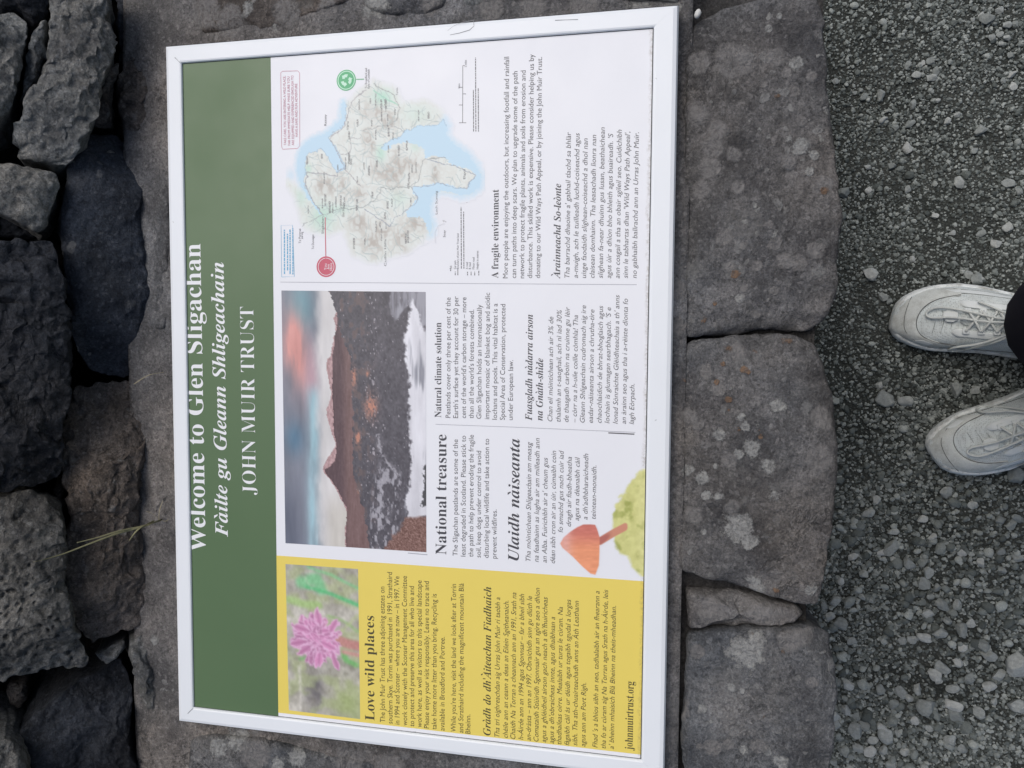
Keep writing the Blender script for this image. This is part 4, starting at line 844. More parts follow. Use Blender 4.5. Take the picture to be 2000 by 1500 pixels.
def flower(p, q):
    Xn = 742 + q * 445; Yn = 85 + (1 - p) * 900; n = n2(Xn / 60, Yn / 60, 21, 5); n1 = n2(Xn / 18, Yn / 30, 22, 4)
    c = np.zeros((len(p), 3)) + [176, 172, 160]; c += (n * 26 + n1 * 20)[:, None]
    c = mixc(c, [92, 88, 92], np.exp(-((Xn - 905) / 55) ** 2 - ((Yn - 850) / 110) ** 2) * (.9 + .6 * n))
    c = mixc(c, [170, 182, 128], sstep(0, .6, n2(Xn / 90, Yn / 70, 23, 3)) * .55); c = mixc(c, [158, 172, 112], np.exp(-((Xn - 1110) / 80) ** 2 - ((Yn - 900) / 110) ** 2) * .8)
    for ln, w, col in (([(840, 190), (930, 160), (960, 220)], 50, [132, 192, 142]), ([(870, 215), (1000, 240), (1185, 300)], 14, [96, 188, 124]), ([(880, 95), (1020, 130), (1185, 200)], 9, [130, 200, 140]), ([(760, 300), (850, 320), (940, 320)], 34, [166, 192, 128]), ([(1090, 600), (1110, 640), (1170, 660)], 22, [120, 180, 110]), ([(820, 660), (880, 645)], 10, [110, 170, 100]), ([(1000, 380), (1090, 400), (1185, 460)], 10, [150, 180, 120]), ([(820, 700), (815, 980)], 6, [222, 218, 208]), ([(850, 150), (950, 300)], 3, [214, 222, 196]), ([(1050, 500), (1180, 360)], 8, [180, 190, 140])):
        c = mixc(c, col, np.clip(1 - seg_dist(Xn + 8 * n1, Yn, ln) / w, 0, 1) * 1.7)
    c = mixc(c, [190, 136, 128], (1 - seg_dist(Xn, Yn, [(1060, 520), (1130, 540), (1195, 545)]) / 34) * 3); c = mixc(c, [198, 150, 140], (1 - seg_dist(Xn, Yn, [(1090, 590), (1190, 600)]) / 14) * 3)
    bgp = c.reshape(112, 220, 3)
    for _ in range(5):
        w_ = np.pad(bgp, ((1, 1), (1, 1), (0, 0)), 'edge'); bgp = (w_[:-2, 1:-1] + w_[2:, 1:-1] + w_[1:-1, :-2] + w_[1:-1, 2:] + w_[1:-1, 1:-1]) / 5
    c = bgp.reshape(-1, 3); c += (n2(Xn / 9, Yn / 16, 24, 3) * 9)[:, None]
    for (x, y, a, L, b) in PET:
        dx, dy = Xn - x, Yn - y; u = dx * math.cos(a) + dy * math.sin(a); v = -dx * math.sin(a) + dy * math.cos(a)
        r = ((u + 12 * n1) / L) ** 2 + ((v + 9 * n1) / (L * .42)) ** 2; m = sstep(1.25, .7, r); sh = 200 + 44 * (b - .5)
        c = mixc(c, [sh, sh * .68, sh * .87], m * .85); c = mixc(c, [238, 208, 230], m * sstep(.45, .95, r) * .9); c = mixc(c, [160, 96, 134], m * sstep(.2, 0, np.abs(v) / L) * .45)
    return c
picture('flower_picture', [(563, 1390), (557, 1107.5), (698, 1116), (701, 1406)], 220, 112, flower, soft=2)
CAP = [(1140, 1010), (1170, 960), (1230, 910), (1290, 872), (1340, 850), (1400, 848), (1440, 852), (1457, 890), (1478, 960), (1475, 1080), (1470, 1190), (1440, 1270), (1400, 1260), (1330, 1200), (1250, 1120), (1160, 1045)]
MOSS = [(1900, 385), (1850, 395), (1800, 430), (1740, 500), (1700, 580), (1650, 640), (1620, 720), (1608, 820), (1612, 980), (1650, 1070), (1740, 1110), (1770, 1200), (1850, 1280), (1900, 1300)]
def mushroom(p, q):
    Xn = 1130 + q * 760; Yn = 370 + (1 - p) * 915; n = n2(Xn / 40, Yn / 40, 31, 4)
    c = np.zeros((len(p), 3)) + lin2s
    m = softpoly(Xn + 16 * n, Yn + 12 * n, MOSS, 26); mc = np.zeros((len(p), 3)) + [205, 204, 132]; mc = mixc(mc, [158, 164, 84], sstep(.1, .9, n2(Xn / 95, Yn / 95, 32, 4)) * .85); mc = mixc(mc, [222, 218, 160], sstep(1760, 1880, Xn) * .4); mc += (n * 9)[:, None]
    c = c * (1 - m[:, None]) + mc * m[:, None]
    st = (1 - seg_dist(Xn, Yn, [(1480, 988), (1600, 915), (1700, 862)]) / 34) * 6; c = mixc(c, [202, 138, 112], st * sstep(1725, 1690, Xn)); c = mixc(c, [176, 104, 92], st * sstep(1600, 1480, Xn) * .5)
    k = softpoly(Xn, Yn, CAP, 5); cc_ = np.zeros((len(p), 3)) + [232, 152, 112]; cc_ = mixc(cc_, [198, 112, 100], sstep(1080, 880, Yn) * .9); cc_ = mixc(cc_, [226, 176, 168], np.exp(-((Xn - 1180) / 60) ** 2) * .7); cc_ += (n2(Xn / 60, Yn / 14, 33, 3) * 7)[:, None]
    return c * (1 - k[:, None]) + cc_ * k[:, None]
fb = lambda x, y: (830 + x / 4.348, 830 + y / 4.348)
picture('mushroom_picture', [fb(1130, 1285), fb(1130, 370), fb(1890, 370), fb(1880, 1285)], 210, 170, mushroom, clear=True)
SEA1 = [(325, 1070), (295, 1030), (262, 985), (228, 930), (205, 880), (203, 850), (218, 822), (217, 780), (218, 720), (245, 690), (290, 682), (318, 662), (345, 690), (385, 755), (420, 815), (440, 800), (475, 795), (470, 765), (440, 715), (418, 665), (385, 625), (367, 597), (390, 568), (440, 540), (465, 515), (475, 480), (472, 440), (475, 390), (455, 375), (445, 420), (442, 480), (400, 530), (340, 575), (255, 605), (200, 650), (175, 700), (165, 780), (170, 840), (190, 900), (225, 960), (270, 1020), (300, 1062)]
SEA2 = [(690, 660), (720, 625), (760, 605), (810, 590), (830, 560), (870, 540), (920, 520), (960, 515), (1030, 520), (1070, 480), (1090, 520), (1080, 570), (1110, 610), (1160, 650), (1210, 690), (1262, 760), (1290, 830), (1280, 890), (1235, 930), (1170, 945), (1110, 925), (1050, 915), (1000, 950), (985, 1010), (985, 1080), (1000, 1130), (985, 1190), (962, 1130), (950, 1090), (900, 1075), (850, 1080), (840, 1050), (870, 1020), (910, 960), (885, 930), (885, 895), (920, 890), (980, 885), (1030, 865), (1100, 880), (1150, 895), (1205, 905), (1215, 870), (1260, 820), (1230, 790), (1200, 775), (1120, 760), (1080, 720), (1010, 700), (960, 720), (955, 660), (900, 630), (830, 620), (760, 640), (730, 680)]
LAND = [(110, 880), (160, 950), (190, 1050), (230, 1150), (350, 1180), (480, 1150), (520, 1300), (620, 1350), (720, 1330), (860, 1270), (950, 1200), (965, 1120), (880, 1060), (930, 900), (1210, 905), (1260, 820), (1110, 740), (960, 690), (830, 600), (850, 545), (1040, 500), (1040, 430), (960, 380), (810, 400), (760, 300), (650, 270), (560, 330), (490, 400), (475, 520), (370, 600), (430, 720), (330, 680), (220, 700), (205, 860), (325, 1070)]
HILLS = [(640, 440, 45, 50), (735, 485, 40, 45), (620, 620, 26, 60), (790, 790, 30, 90), (860, 760, 50, 40), (690, 790, 50, 40), (370, 890, 26, 40), (310, 890, 26, 50), (560, 940, 34, 36), (560, 1120, 44, 46), (640, 1250, 55, 55), (700, 1170, 40, 40), (905, 1120, 48, 34), (820, 1220, 36, 60), (745, 830, 30, 40), (455, 900, 26, 50), (1010, 800, 22, 60)]
STREAMS = []
rr = random.Random(4)
while len(STREAMS) < 230:
    x, y = rr.uniform(100, 1180), rr.uniform(270, 1330)
    if not inside(np.array([x]), np.array([y]), LAND)[0]: continue
    a = rr.uniform(0, 6.28); L = [(x, y)]
    for k in range(rr.randrange(4, 9)): a += rr.uniform(-.6, .6); x += 13 * math.cos(a); y += 13 * math.sin(a); L.append((x, y))
    STREAMS.append(L)
ROADS = [([(600, 300), (560, 335), (520, 360), (495, 405), (483, 470), (470, 520), (440, 545), (385, 580), (372, 605), (400, 650), (432, 715), (470, 790), (540, 870), (560, 890)], 2.6, [150, 146, 150]), ([(470, 790), (425, 815), (418, 832), (330, 818), (240, 818), (210, 850), (215, 890), (262, 980), (328, 1075)], 2.8, [140, 140, 148]),
         ([(328, 1075), (260, 1100), (200, 1150)], 2, [150, 155, 155]), ([(328, 1075), (400, 1045), (470, 1030), (580, 1022), (640, 975), (700, 910), (870, 890), (910, 850), (960, 720), (1080, 715)], 2.4, [130, 136, 136]), ([(590, 1035), (740, 1140), (770, 1090), (840, 1050), (910, 960), (880, 900), (980, 885), (1030, 865), (1150, 895), (1205, 905), (1260, 820), (1120, 760), (960, 720)], 2.6, [136, 146, 160]),
         ([(570, 600), (510, 605), (500, 695), (440, 700)], 2.4, [150, 148, 150]), ([(590, 560), (660, 530), (740, 510), (800, 470), (805, 410), (770, 330), (650, 270)], 2.6, [146, 148, 146]), ([(640, 300), (700, 340), (790, 390)], 4, [150, 205, 180]), ([(830, 560), (810, 540), (745, 515)], 2, [140, 146, 150])]
def area_map(p, q):
    Xn = q * 1325 + 10; Yn = 60 + (1 - p) * 1400; n = n2(Xn / 50, Yn / 50, 41, 4)
    nn_ = n2(Xn / 14, Yn / 14, 45, 3); Xs, Ys = Xn + 7 * nn_, Yn + 7 * n2(Xn / 14, Yn / 14, 46, 3)
    c = np.zeros((len(p), 3)) + lin2s
    sea = np.maximum(softpoly(Xs, Ys, SEA1, 30) * .9, softpoly(Xs, Ys, SEA2, 45) * .9); sea = np.maximum(sea, np.exp(-((Xn - 125) / 30) ** 2 - ((Yn - 830) / 38) ** 2) * .6); sea = np.maximum(sea, np.exp(-((Xn - 1060) / 36) ** 2 - ((Yn - 495) / 36) ** 2) * .6)
    ld = softpoly(Xn + 10 * n, Yn + 10 * n, LAND, 42); hard = inside(Xs, Ys, LAND)
    c = mixc(c, [192, 218, 232], sea); c = mixc(c, [219, 224, 218], ld * np.where(inside(Xs, Ys, SEA1) | inside(Xs, Ys, SEA2), 0, 1)); c = np.where((inside(Xs, Ys, SEA1) | inside(Xs, Ys, SEA2))[:, None], mixc(c, [188, 216, 231], np.ones(len(p)) * .9), c)
    lm = ld * (~(inside(Xs, Ys, SEA1) | inside(Xs, Ys, SEA2)))
    ridge = 1 - np.abs(n2(Xn / 34, Yn / 46, 47, 4)); rel = sstep(.35, 1.0, ridge)
    for x, y, rx, ry in HILLS: c = mixc(c, [146, 132, 122], np.exp(-((Xn - x + 12 * n) / (rx * 1.25)) ** 2 - ((Yn - y + 14 * n) / (ry * 1.25)) ** 2) * (.2 + .5 * rel) * lm)
    c = mixc(c, [204, 202, 192], rel * lm * .35)
    for x, y, rx, ry, k in ((325, 1090, 70, 80, .6), (700, 345, 60, 45, .7), (690, 690, 30, 50, .6), (800, 970, 60, 50, .25), (235, 790, 22, 30, .5), (430, 1040, 70, 30, .35), (900, 650, 30, 30, .3), (910, 450, 90, 60, .22), (190, 960, 40, 70, .35)): c = mixc(c, [176, 216, 196], np.exp(-((Xn - x) / rx) ** 2 - ((Yn - y) / ry) ** 2) * k * 1.2 * np.maximum(lm, .25))
    for L in STREAMS: 
        sel = (np.abs(Xn - L[0][0]) < 130) & (np.abs(Yn - L[0][1]) < 130); ii = np.where(sel)[0]
        c[ii] = mixc(c[ii], [168, 182, 180], np.clip(1.9 - seg_dist(Xn[ii], Yn[ii], L) / 1.5, 0, 1) * .6 * lm[ii])
    for poly in (SEA1, SEA2): c = mixc(c, [140, 168, 188], np.clip(2 - seg_dist(Xs, Ys, poly[:len(poly) * 2 // 3] if poly is SEA1 else poly[:11]) / 1.6, 0, 1) * .5)
    for L, w, col in ROADS: c = mixc(c, col, np.clip(1.6 - seg_dist(Xn + 9 * n + 3 * nn_, Yn + 9 * n - 3 * nn_, L) / (w * .8), 0, 1) * .75)
    c = mixc(c, [160, 160, 166], np.clip(1.8 - seg_dist(Xn, Yn, [(1070, 1120), (1035, 1135), (1015, 1180), (1018, 1240)]) / 1.6, 0, 1) * .4)
    rs = np.random.RandomState(3)                       # place names too small to read
    for k in range(90):
        x, y = rs.uniform(180, 1180), rs.uniform(300, 1300)
        if not inside(np.array([x]), np.array([y]), LAND)[0]: continue
        L = rs.uniform(16, 42); m = (np.abs(Xn - x) < 5.0) & (np.abs(Yn - y) < L); c[m] = mixc(c[m], [112, 112, 112], np.clip(.55 + .8 * n2(Xn[m] / 2.5, Yn[m] / 3.2, 44, 2), 0, .85))
    return c
fm = lambda x, y: (530 + x / 3.1256, 80 + y / 3.1256)
picture('area_map', [fm(90, 1450), fm(90, 100), fm(1310, 100), fm(1310, 1450)], 330, 300, lambda p, q: area_map((p * 1350 + 10) / 1400, (q * 1220 + 80) / 1325), z=.00016, clear=True, soft=0)
# frame lip shadow painted as thin dark strips, and scuffs on the white paint
a_, b_ = PW / 2, PHH / 2
def lip_shadow(pts, w): 
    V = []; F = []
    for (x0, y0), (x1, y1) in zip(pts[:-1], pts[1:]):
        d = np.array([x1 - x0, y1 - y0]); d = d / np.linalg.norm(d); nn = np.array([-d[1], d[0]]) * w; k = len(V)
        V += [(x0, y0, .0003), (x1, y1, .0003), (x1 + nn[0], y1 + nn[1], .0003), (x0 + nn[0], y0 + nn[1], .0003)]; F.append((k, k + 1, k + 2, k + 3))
    me = bpy.data.meshes.new('lip_shadow'); me.from_pydata(V, [], F); me.update(); new_obj('lip_shadow', me, M_BACK_LIPSHADOW, sign)
lip_shadow([(-a_, -b_), (a_, -b_)], .0011); lip_shadow([(-a_, b_), (-a_, -b_)], .0006); lip_shadow([(a_, -b_), (a_, b_ - .001)], .0007); lip_shadow([(a_, b_), (-a_, b_)], .0004)
def scuff(pts, w):
    V, F = [], []
    P = []
    for x, y in pts:
        P.append(np.array(pp(x, y), float).ravel())
    for i, p in enumerate(P):
        d = (P[min(i + 1, len(P) - 1)] - P[max(i - 1, 0)]); d /= np.linalg.norm(d); nn = np.array([-d[1], d[0]]) * w * (.4 + .6 * random.random()) / 2
        V += [(*(p + nn), fz1 + .0002), (*(p - nn), fz1 + .0002)]
    for i in range(len(P) - 1): F.append((2 * i, 2 * i + 1, 2 * i + 3, 2 * i + 2))
    me = bpy.data.meshes.new('scuff_mark'); me.from_pydata([tuple(map(float, v)) for v in V], [], F); me.update(); new_obj('scuff_mark', me, M_SCUFF, sign)
M_SCUFF = plain('scuffed_paint', (.28, .29, .30), .7, .2)
scuff([(902, 47), (915, 44), (930, 40.5), (931, 52), (922, 60), (903, 66), (884, 70)], .0011); scuff([(1090, 39), (1110, 38), (1135, 37)], .0012); scuff([(879, 62), (890, 53), (902, 47)], .0005)
scuff([(345, 120), (350, 125), (356, 131)], .0010); scuff([(370, 1396), (375, 1391), (380, 1386)], .0010)

# ------------------------------------------------------------------ grass stalk
t0 = on_ledge(318, 1018, OFF - .004)
grass = empty('grass_tuft', 'pale dry grass stalk lying across the brown stone above the sign', 'grass', tuple(t0))
def tube(name, pts, rad, mat, n=6, flat=1.0):
    P = np.array(pts, float); T = np.gradient(P, axis=0); T /= np.linalg.norm(T, axis=1)[:, None] + 1e-12
    ref = np.array([0, 0, 1.0]); S = np.cross(T, ref); S /= np.linalg.norm(S, axis=1)[:, None] + 1e-9; U_ = np.cross(S, T)
    rad = np.broadcast_to(np.asarray(rad, float), (len(P),)); A_ = np.linspace(0, 2 * math.pi, n, endpoint=False)
    V = (P[:, None] + rad[:, None, None] * (np.cos(A_)[None, :, None] * S[:, None] + flat * np.sin(A_)[None, :, None] * U_[:, None])).reshape(-1, 3)
    caps = [np.arange(n)[None, ::-1], (np.arange(n) + (len(P) - 1) * n)[None]]
    return np_mesh(name, V, [grid_faces(n, len(P), True)] + caps)
def smooth_path(pts, n=24):
    P = np.array(pts, float); s = np.linspace(0, len(P) - 1, n); out = []
    for q in s:
        i = min(int(q), len(P) - 2); f = q - i; p0, p1, p2, p3 = P[max(i - 1, 0)], P[i], P[i + 1], P[min(i + 2, len(P) - 1)]
        out.append(.5 * ((2 * p1) + (-p0 + p2) * f + (2 * p0 - 5 * p1 + 4 * p2 - p3) * f * f + (-p0 + 3 * p1 - 3 * p2 + p3) * f ** 3))
    return np.array(out)
M_GRASS = plain('dry_grass', (.20, .19, .105), .7, .3, .3, 120); M_STRAW = plain('straw', (.34, .30, .20), .7, .3)
def gpt(x, y, off): return hit(x, y, hinge + W_N * off, W_N)
def blade(pts, r0, r1, mat, nm='blade'):
    P = smooth_path([gpt(x, y, o_) for x, y, o_ in pts], 20); k = np.linspace(0, 1, 20)
    o = new_obj(nm, tube(nm, P, r0 + (r1 - r0) * k, mat, 6, .4), mat); adopt(o, grass)
blade([(316, 1015, .01), (280, 1028, .03), (235, 1040, .035), (180, 1060, .04), (120, 1083, .05), (65, 1098, .07)], .0022, .0005, M_GRASS)
blade([(300, 1018, .015), (270, 1034, .035), (252, 1056, .03)], .0022, .0006, M_GRASS)
blade([(270, 1030, .03), (230, 1038, .04), (190, 1050, .045), (150, 1060, .05)], .0016, .0005, M_GRASS)
blade([(310, 1014, .01), (312, 995, .02), (318, 978, .02)], .0008, .0004, M_STRAW, 'stem')
blade([(310, 1014, .01), (298, 1003, .02), (286, 999, .02)], .0006, .0003, M_STRAW, 'stem')
blade([(310, 1014, .012), (322, 1018, .012), (330, 1014, .012)], .0006, .0003, M_STRAW, 'stem')
blade([(262, 750, .02), (290, 733, .03), (320, 727, .02)], .0006, .0004, M_STRAW, 'stem')

# ------------------------------------------------------------------ gravel
ico_cache = {}
def ico(sub):
    if sub not in ico_cache:
        bm = bmesh.new(); bmesh.ops.create_icosphere(bm, subdivisions=sub, radius=1); bm.verts.ensure_lookup_table()
        ico_cache[sub] = (np.array([v.co[:] for v in bm.verts]), np.array([[v.index for v in f.verts] for f in bm.faces])); bm.free()
    return ico_cache[sub]
def rand_rot(n, rng):
    q = rng.normal(size=(n, 4)); q /= np.linalg.norm(q, axis=1)[:, None]; w, x, y, z = q.T
    return np.stack([np.stack([1 - 2 * (y * y + z * z), 2 * (x * y - z * w), 2 * (x * z + y * w)], 1), np.stack([2 * (x * y + z * w), 1 - 2 * (x * x + z * z), 2 * (y * z - x * w)], 1), np.stack([2 * (x * z - y * w), 2 * (y * z + x * w), 1 - 2 * (x * x + y * y)], 1)], 1)
def rocks(pos, rad, sub, rng, jit=.22):
    B, Fb = ico(sub); n = len(pos); nb = len(B)
    J = 1 + rng.uniform(-jit, jit, (n, nb)); S = rng.uniform(.62, 1.25, (n, 3))
    V = (B[None] * J[:, :, None]) * S[:, None, :]
    V = np.einsum('nij,nkj->nki', rand_rot(n, rng), V); V[:, :, 2] *= .8
    V = V * rad[:, None, None] + pos[:, None, :]
    return V.reshape(-1, 3), (Fb[None] + (np.arange(n) * nb)[:, None, None]).reshape(-1, 3)
def dens(x, y):
    P = np.stack([x * 5.5, y * 5.5, np.zeros(len(x)) + 3.3], 1)
    return fbm(P, 71, 4)
def coarse(x): return sstep(.15, -.55, x)             # coarser towards the left end of the path
N0 = 118000
x = RNG.uniform(-1.0, .92, N0); y = RNG.uniform(-.56, GY + .07, N0)
keep = RNG.uniform(0, 1, N0) < np.clip(.74 + .6 * dens(x, y), .10, 1); x, y = x[keep], y[keep]
r = np.exp(RNG.normal(math.log(.0020), .36, len(x))) * (1 + .25 * coarse(x)); r = np.clip(r, .0011, .005)
zz = ground_z(x, y) + r * RNG.uniform(.0, .75, len(x))
V1, F1 = rocks(np.stack([x, y, zz], 1), r, 1, RNG)
parts = [(V1, F1)]
N1 = 7000
x = RNG.uniform(-1.25, 1.1, N1); y = RNG.uniform(-.80, GY + .06, N1)
keep = RNG.uniform(0, 1, N1) < np.clip((.10 + .95 * coarse(x)) * (.7 + .8 * dens(x + 7, y)), .05, 1); x, y = x[keep], y[keep]
r = np.exp(RNG.normal(math.log(.0043), .32, len(x))) * (1 + .35 * coarse(x)); r = np.clip(r, .003, .0105)
zz = ground_z(x, y) + r * RNG.uniform(.2, .7, len(x))
V2, F2 = rocks(np.stack([x, y, zz], 1), r, 2, RNG, .10)
V = np.vstack([V1, V2]); F = np.vstack([F1, F2 + len(V1)])
me = np_mesh('gravel', V, [F], False); gv = new_obj('gravel', me, M_GRAVEL)
gv['kind'] = 'stuff'; gv['label'] = 'fine dark grey gravel strewn over the path'; gv['category'] = 'gravel'
# bigger loose pebbles, each where the photograph shows one (place x, y and size in photo pixels)
def z4(*a): return [(1280 + x / 2.679, y / 2.679, s / 2.679) for x, y, s in a]
def z7(*a): return [(1280 + x / 2.679, 940 + y / 2.679, s / 2.679) for x, y, s in a]
PB = z4((1730, 105, 55), (1800, 60, 34), (1755, 205, 34), (1832, 140, 40), (1835, 205, 40), (1800, 190, 30), (1858, 292, 32), (1805, 235, 26), (1700, 90, 26), (1440, 325, 40), (1468, 375, 34), (1438, 413, 44), (1365, 395, 42), (1395, 340, 30), (1320, 345, 36), (1175, 500, 52), (1090, 512, 44), (1040, 490, 24), (940, 435, 34), (1190, 630, 44), (1332, 650, 48), (1345, 545, 38), (1700, 680, 60), (1528, 636, 36), (1580, 600, 34), (1322, 775, 62), (1238, 870, 50), (1260, 665, 34), (1110, 875, 32), (1670, 790, 40), (985, 1008, 68), (1588, 955, 56), (1845, 965, 60), (1900, 1000, 40), (1115, 995, 34), (1320, 992, 34), (1460, 1135, 44), (1703, 1222, 48), (1775, 1280, 52), (1845, 1190, 56), (1120, 1435, 62), (1675, 1462, 60), (1640, 1440, 40), (1865, 390, 34), (1870, 450, 38), (1820, 425, 28), (1550, 1222, 30), (1340, 1360, 34), (1480, 525, 26), (1660, 110, 24), (1290, 1180, 30))
PB += z7((1112, 165, 60), (1155, 95, 58), (1245, 262, 46), (1230, 345, 74), (1035, 390, 56), (1190, 405, 36), (1255, 412, 42), (1322, 420, 70), (1402, 418, 40), (1428, 470, 64), (1405, 530, 58), (1472, 548, 48), (1092, 478, 48), (970, 520, 40), (940, 615, 56), (880, 648, 40), (912, 700, 44), (970, 738, 66), (1500, 635, 64), (1580, 635, 52), (1420, 680, 54), (1080, 600, 40), (1600, 770, 68), (1648, 738, 44), (1525, 725, 50), (1490, 785, 60), (1410, 805, 66), (1290, 830, 54), (1345, 818, 48), (1715, 855, 76), (1745, 910, 70), (1880, 945, 130), (1500, 965, 76), (1580, 945, 50), (1460, 1005, 68), (1640, 1025, 58), (1740, 1075, 70), (1800, 1010, 52), (1550, 1070, 54), (1365, 1072, 54), (1285, 1092, 62), (1175, 1080, 56), (1005, 1055, 52), (960, 1050, 34), (1415, 1160, 84), (1245, 1155, 44), (1555, 1160, 66), (1565, 1210, 60), (1690, 1205, 56), (1890, 1170, 90), (1000, 1185, 62), (940, 1215, 52), (1055, 1222, 48), (945, 1265, 60), (1045, 1295, 84), (1100, 1270, 54), (1190, 1280, 50), (1210, 1315, 74), (1130, 1345, 54), (960, 1335, 46), (1060, 1385, 46), (985, 1400, 64), (1120, 1400, 50), (1020, 1435, 40), (1190, 1395, 44), (1270, 1310, 36), (1300, 1400, 50), (1235, 1470, 52), (1535, 1340, 64), (1605, 1390, 42), (1355, 1235, 44), (1430, 1280, 42), (1325, 1125, 50), (1800, 200, 56), (1860, 222, 52), (1605, 372, 38), (1800, 365, 46), (1895, 400, 46), (1700, 420, 50), (1810, 460, 44), (1450, 290, 48), (1600, 860, 50), (1660, 120, 46), (1520, 60, 60), (1400, 200, 44), (1770, 1150, 40), (1440, 600, 34), (1125, 620, 34), (1180, 370, 40), (1030, 830, 44), (1110, 740, 30), (1270, 745, 30), (935, 1460, 44), (1480, 1040, 34))
PB += [(1700, 535, 28), (1725, 580, 18), (1737, 590, 13), (1905, 545, 26), (1728, 775, 32), (1768, 782, 24), (1716, 752, 16), (1867, 760, 26), (1905, 762, 18), (1980, 925, 30), (1985, 1010, 18)]
for k, (px_, py_, s) in enumerate(PB):
    rng = np.random.default_rng(500 + k); p = on_ground(px_, py_); depth = np.linalg.norm(p - CAM) * .93
    rad = s / F_PX * depth / 2 * .92; B, Fb = ico(3)
    sc = np.array([rng.uniform(.85, 1.2), rng.uniform(.7, 1.0), rng.uniform(.5, .72)])
    D = B.copy()
    for c_ in range(12):                                   # knock flat facets off, as on broken stone
        nrm = rng.normal(size=3); nrm /= np.linalg.norm(nrm); h_ = rng.uniform(.5, .8); ex = np.clip(D @ nrm - h_, 0, None); D = D - ex[:, None] * nrm * .92
    V = D * sc * rad * 1.25; V = V * (1 + .05 * fbm(V / rad * 2.0, k, 3))[:, None]
    a = rng.uniform(0, 6.28); Rz = np.array([[math.cos(a), -math.sin(a), 0], [math.sin(a), math.cos(a), 0], [0, 0, 1]]); V = V @ Rz.T
    o = new_obj('pebble', np_mesh('pebble', V, [Fb], False), M_PEBBLE)
    o.location = (p[0], p[1], float(ground_z(p[:1], p[1:2])[0]) - V[:, 2].min() - rad * .12)
    size = 'big' if s > 24 else ('small' if s < 14 else 'middling')
    if px_ < 1655: where = 'lying against the foot of the coping stones'
    elif 640 < py_ < 860 and px_ > 1690: where = 'lying between the two running shoes'
    elif 500 < py_ < 960 and px_ > 1690: where = 'lying right beside a running shoe'
    elif py_ < 640: where = "on the fine gravel off the wearer's right foot"
    elif py_ > 1180: where = "in the coarse stony patch off the wearer's left foot"
    else: where = "on the mixed gravel near the wearer's left shoe"
    o['label'] = size + ' loose grey pebble ' + where; o['category'] = 'pebble'; o['group'] = 'bigger pebbles lying on the gravel path'
pw = on_ledge(1363, 27, OFF + .004)
o = new_obj('shell_chip', np_mesh('shell_chip', rocks(np.array([[0, 0, 0.]]), np.array([.0052]), 2, RNG, .12)[0], [ico(2)[1]], True), plain('white_chip', (.6, .6, .57), .8, .2, .2, 200)); o.location = tuple(pw)
o['label'] = 'tiny white chip lying on the coping by the frame corner'; o['category'] = 'stone chip'

# ------------------------------------------------------------------ the person
def knit_mat():
    t = NT('shoe_knit'); v = t.voro(430, rnd=.35)
    c = t.ramp(v.outputs['Distance'], [(.1, tuple(lin(136, 142, 141))), (.4, tuple(lin(206, 213, 212)))])
    c = t.mix(t.math('MULTIPLY', t.ramp(t.noise(25, 6, .7), [(.45, (0, 0, 0)), (.75, (1, 1, 1))]), .35), c, tuple(lin(128, 124, 112)))
    t.l(c, t.b.inputs['Base Color']); t.b.inputs['Roughness'].default_value = .85; t.b.inputs['Specular IOR Level'].default_value = .2
    t.l(t.bump(v.outputs['Distance'], .5, .0012), t.b.inputs['Normal']); return t.m
def scuffed(name, col, dirt):
    t = NT(name); c = t.mix(t.math('MULTIPLY', t.ramp(t.noise(45, 7, .75), [(.46, (0, 0, 0)), (.68, (1, 1, 1))]), dirt), tuple(float(q) for q in col), tuple(lin(112, 108, 96)))
    c = t.mix(.35, c, t.ramp(t.noise(600, 3, .8), [(.3, (.3, .3, .3)), (.7, (.7, .7, .7))]), 'OVERLAY')
    t.l(c, t.b.inputs['Base Color']); t.b.inputs['Roughness'].default_value = .8; t.b.inputs['Specular IOR Level'].default_value = .25
    t.l(t.bump(t.noise(320, 5, .75), .35, .001), t.b.inputs['Normal']); return t.m
M_UPPER = knit_mat(); M_TOE = scuffed('shoe_suede', lin(198, 202, 198), .4)
M_PANEL2 = plain('shoe_panel', lin(212, 217, 216), .6, .35, .2, 600, .1); M_SOLE = scuffed('shoe_sole', lin(222, 226, 224), .65)
M_LACE = plain('lace', lin(198, 202, 198), .8, .2, .5, 1500, .3); M_SEAM2 = plain('shoe_crease', lin(150, 156, 154), .9, .1); M_SEAM = plain('shoe_stitching', lin(104, 106, 104), .9, .1)
M_TROUSER = plain('dark_trousers', (.012, .010, .020), .9, .15, .4, 700, .3); M_JACKET = plain('dark_jacket', (.02, .022, .03), .8, .2, .3, 300, .2)
M_SKIN = plain('skin', (.45, .28, .21), .55, .4, .1, 300); M_HAIR = plain('hair', (.03, .02, .014), .6, .4, .4, 200, .5); M_INSIDE = plain('shoe_lining', lin(120, 122, 122), .9, .1)
SL = np.array([0, .003, .008, .018, .035, .055, .07, .10, .135, .17, .21, .245, .27, .285, .292])
SR = np.array([.006, .022, .036, .047, .057, .064, .067, .070, .066, .058, .050, .044, .038, .028, .012])
SI = np.array([.006, .012, .019, .026, .033, .038, .040, .040, .040, .043, .047, .046, .040, .030, .014])
HS = np.array([0, .01, .03, .05, .08, .11, .14, .17, .20, .23, .26, .285, .292])
HH = np.array([.030, .040, .052, .058, .066, .076, .090, .102, .112, .116, .112, .106, .095])
def wr(s): return np.interp(s, SL, SR) * 1.05
def wl(s): return np.interp(s, SL, SI) * 1.05
def top_z(s, x):
    """height of the upper at distance s from the toe and x to the outer side"""
    h = np.interp(s, HS, HH) - .022; w = np.where(x > 0, wr(s), wl(s)) - .004
    return .022 + h * np.clip(1 - np.abs(x / np.maximum(w, 1e-4)) ** 2.6, 0, 1) ** (1 / 2.0)
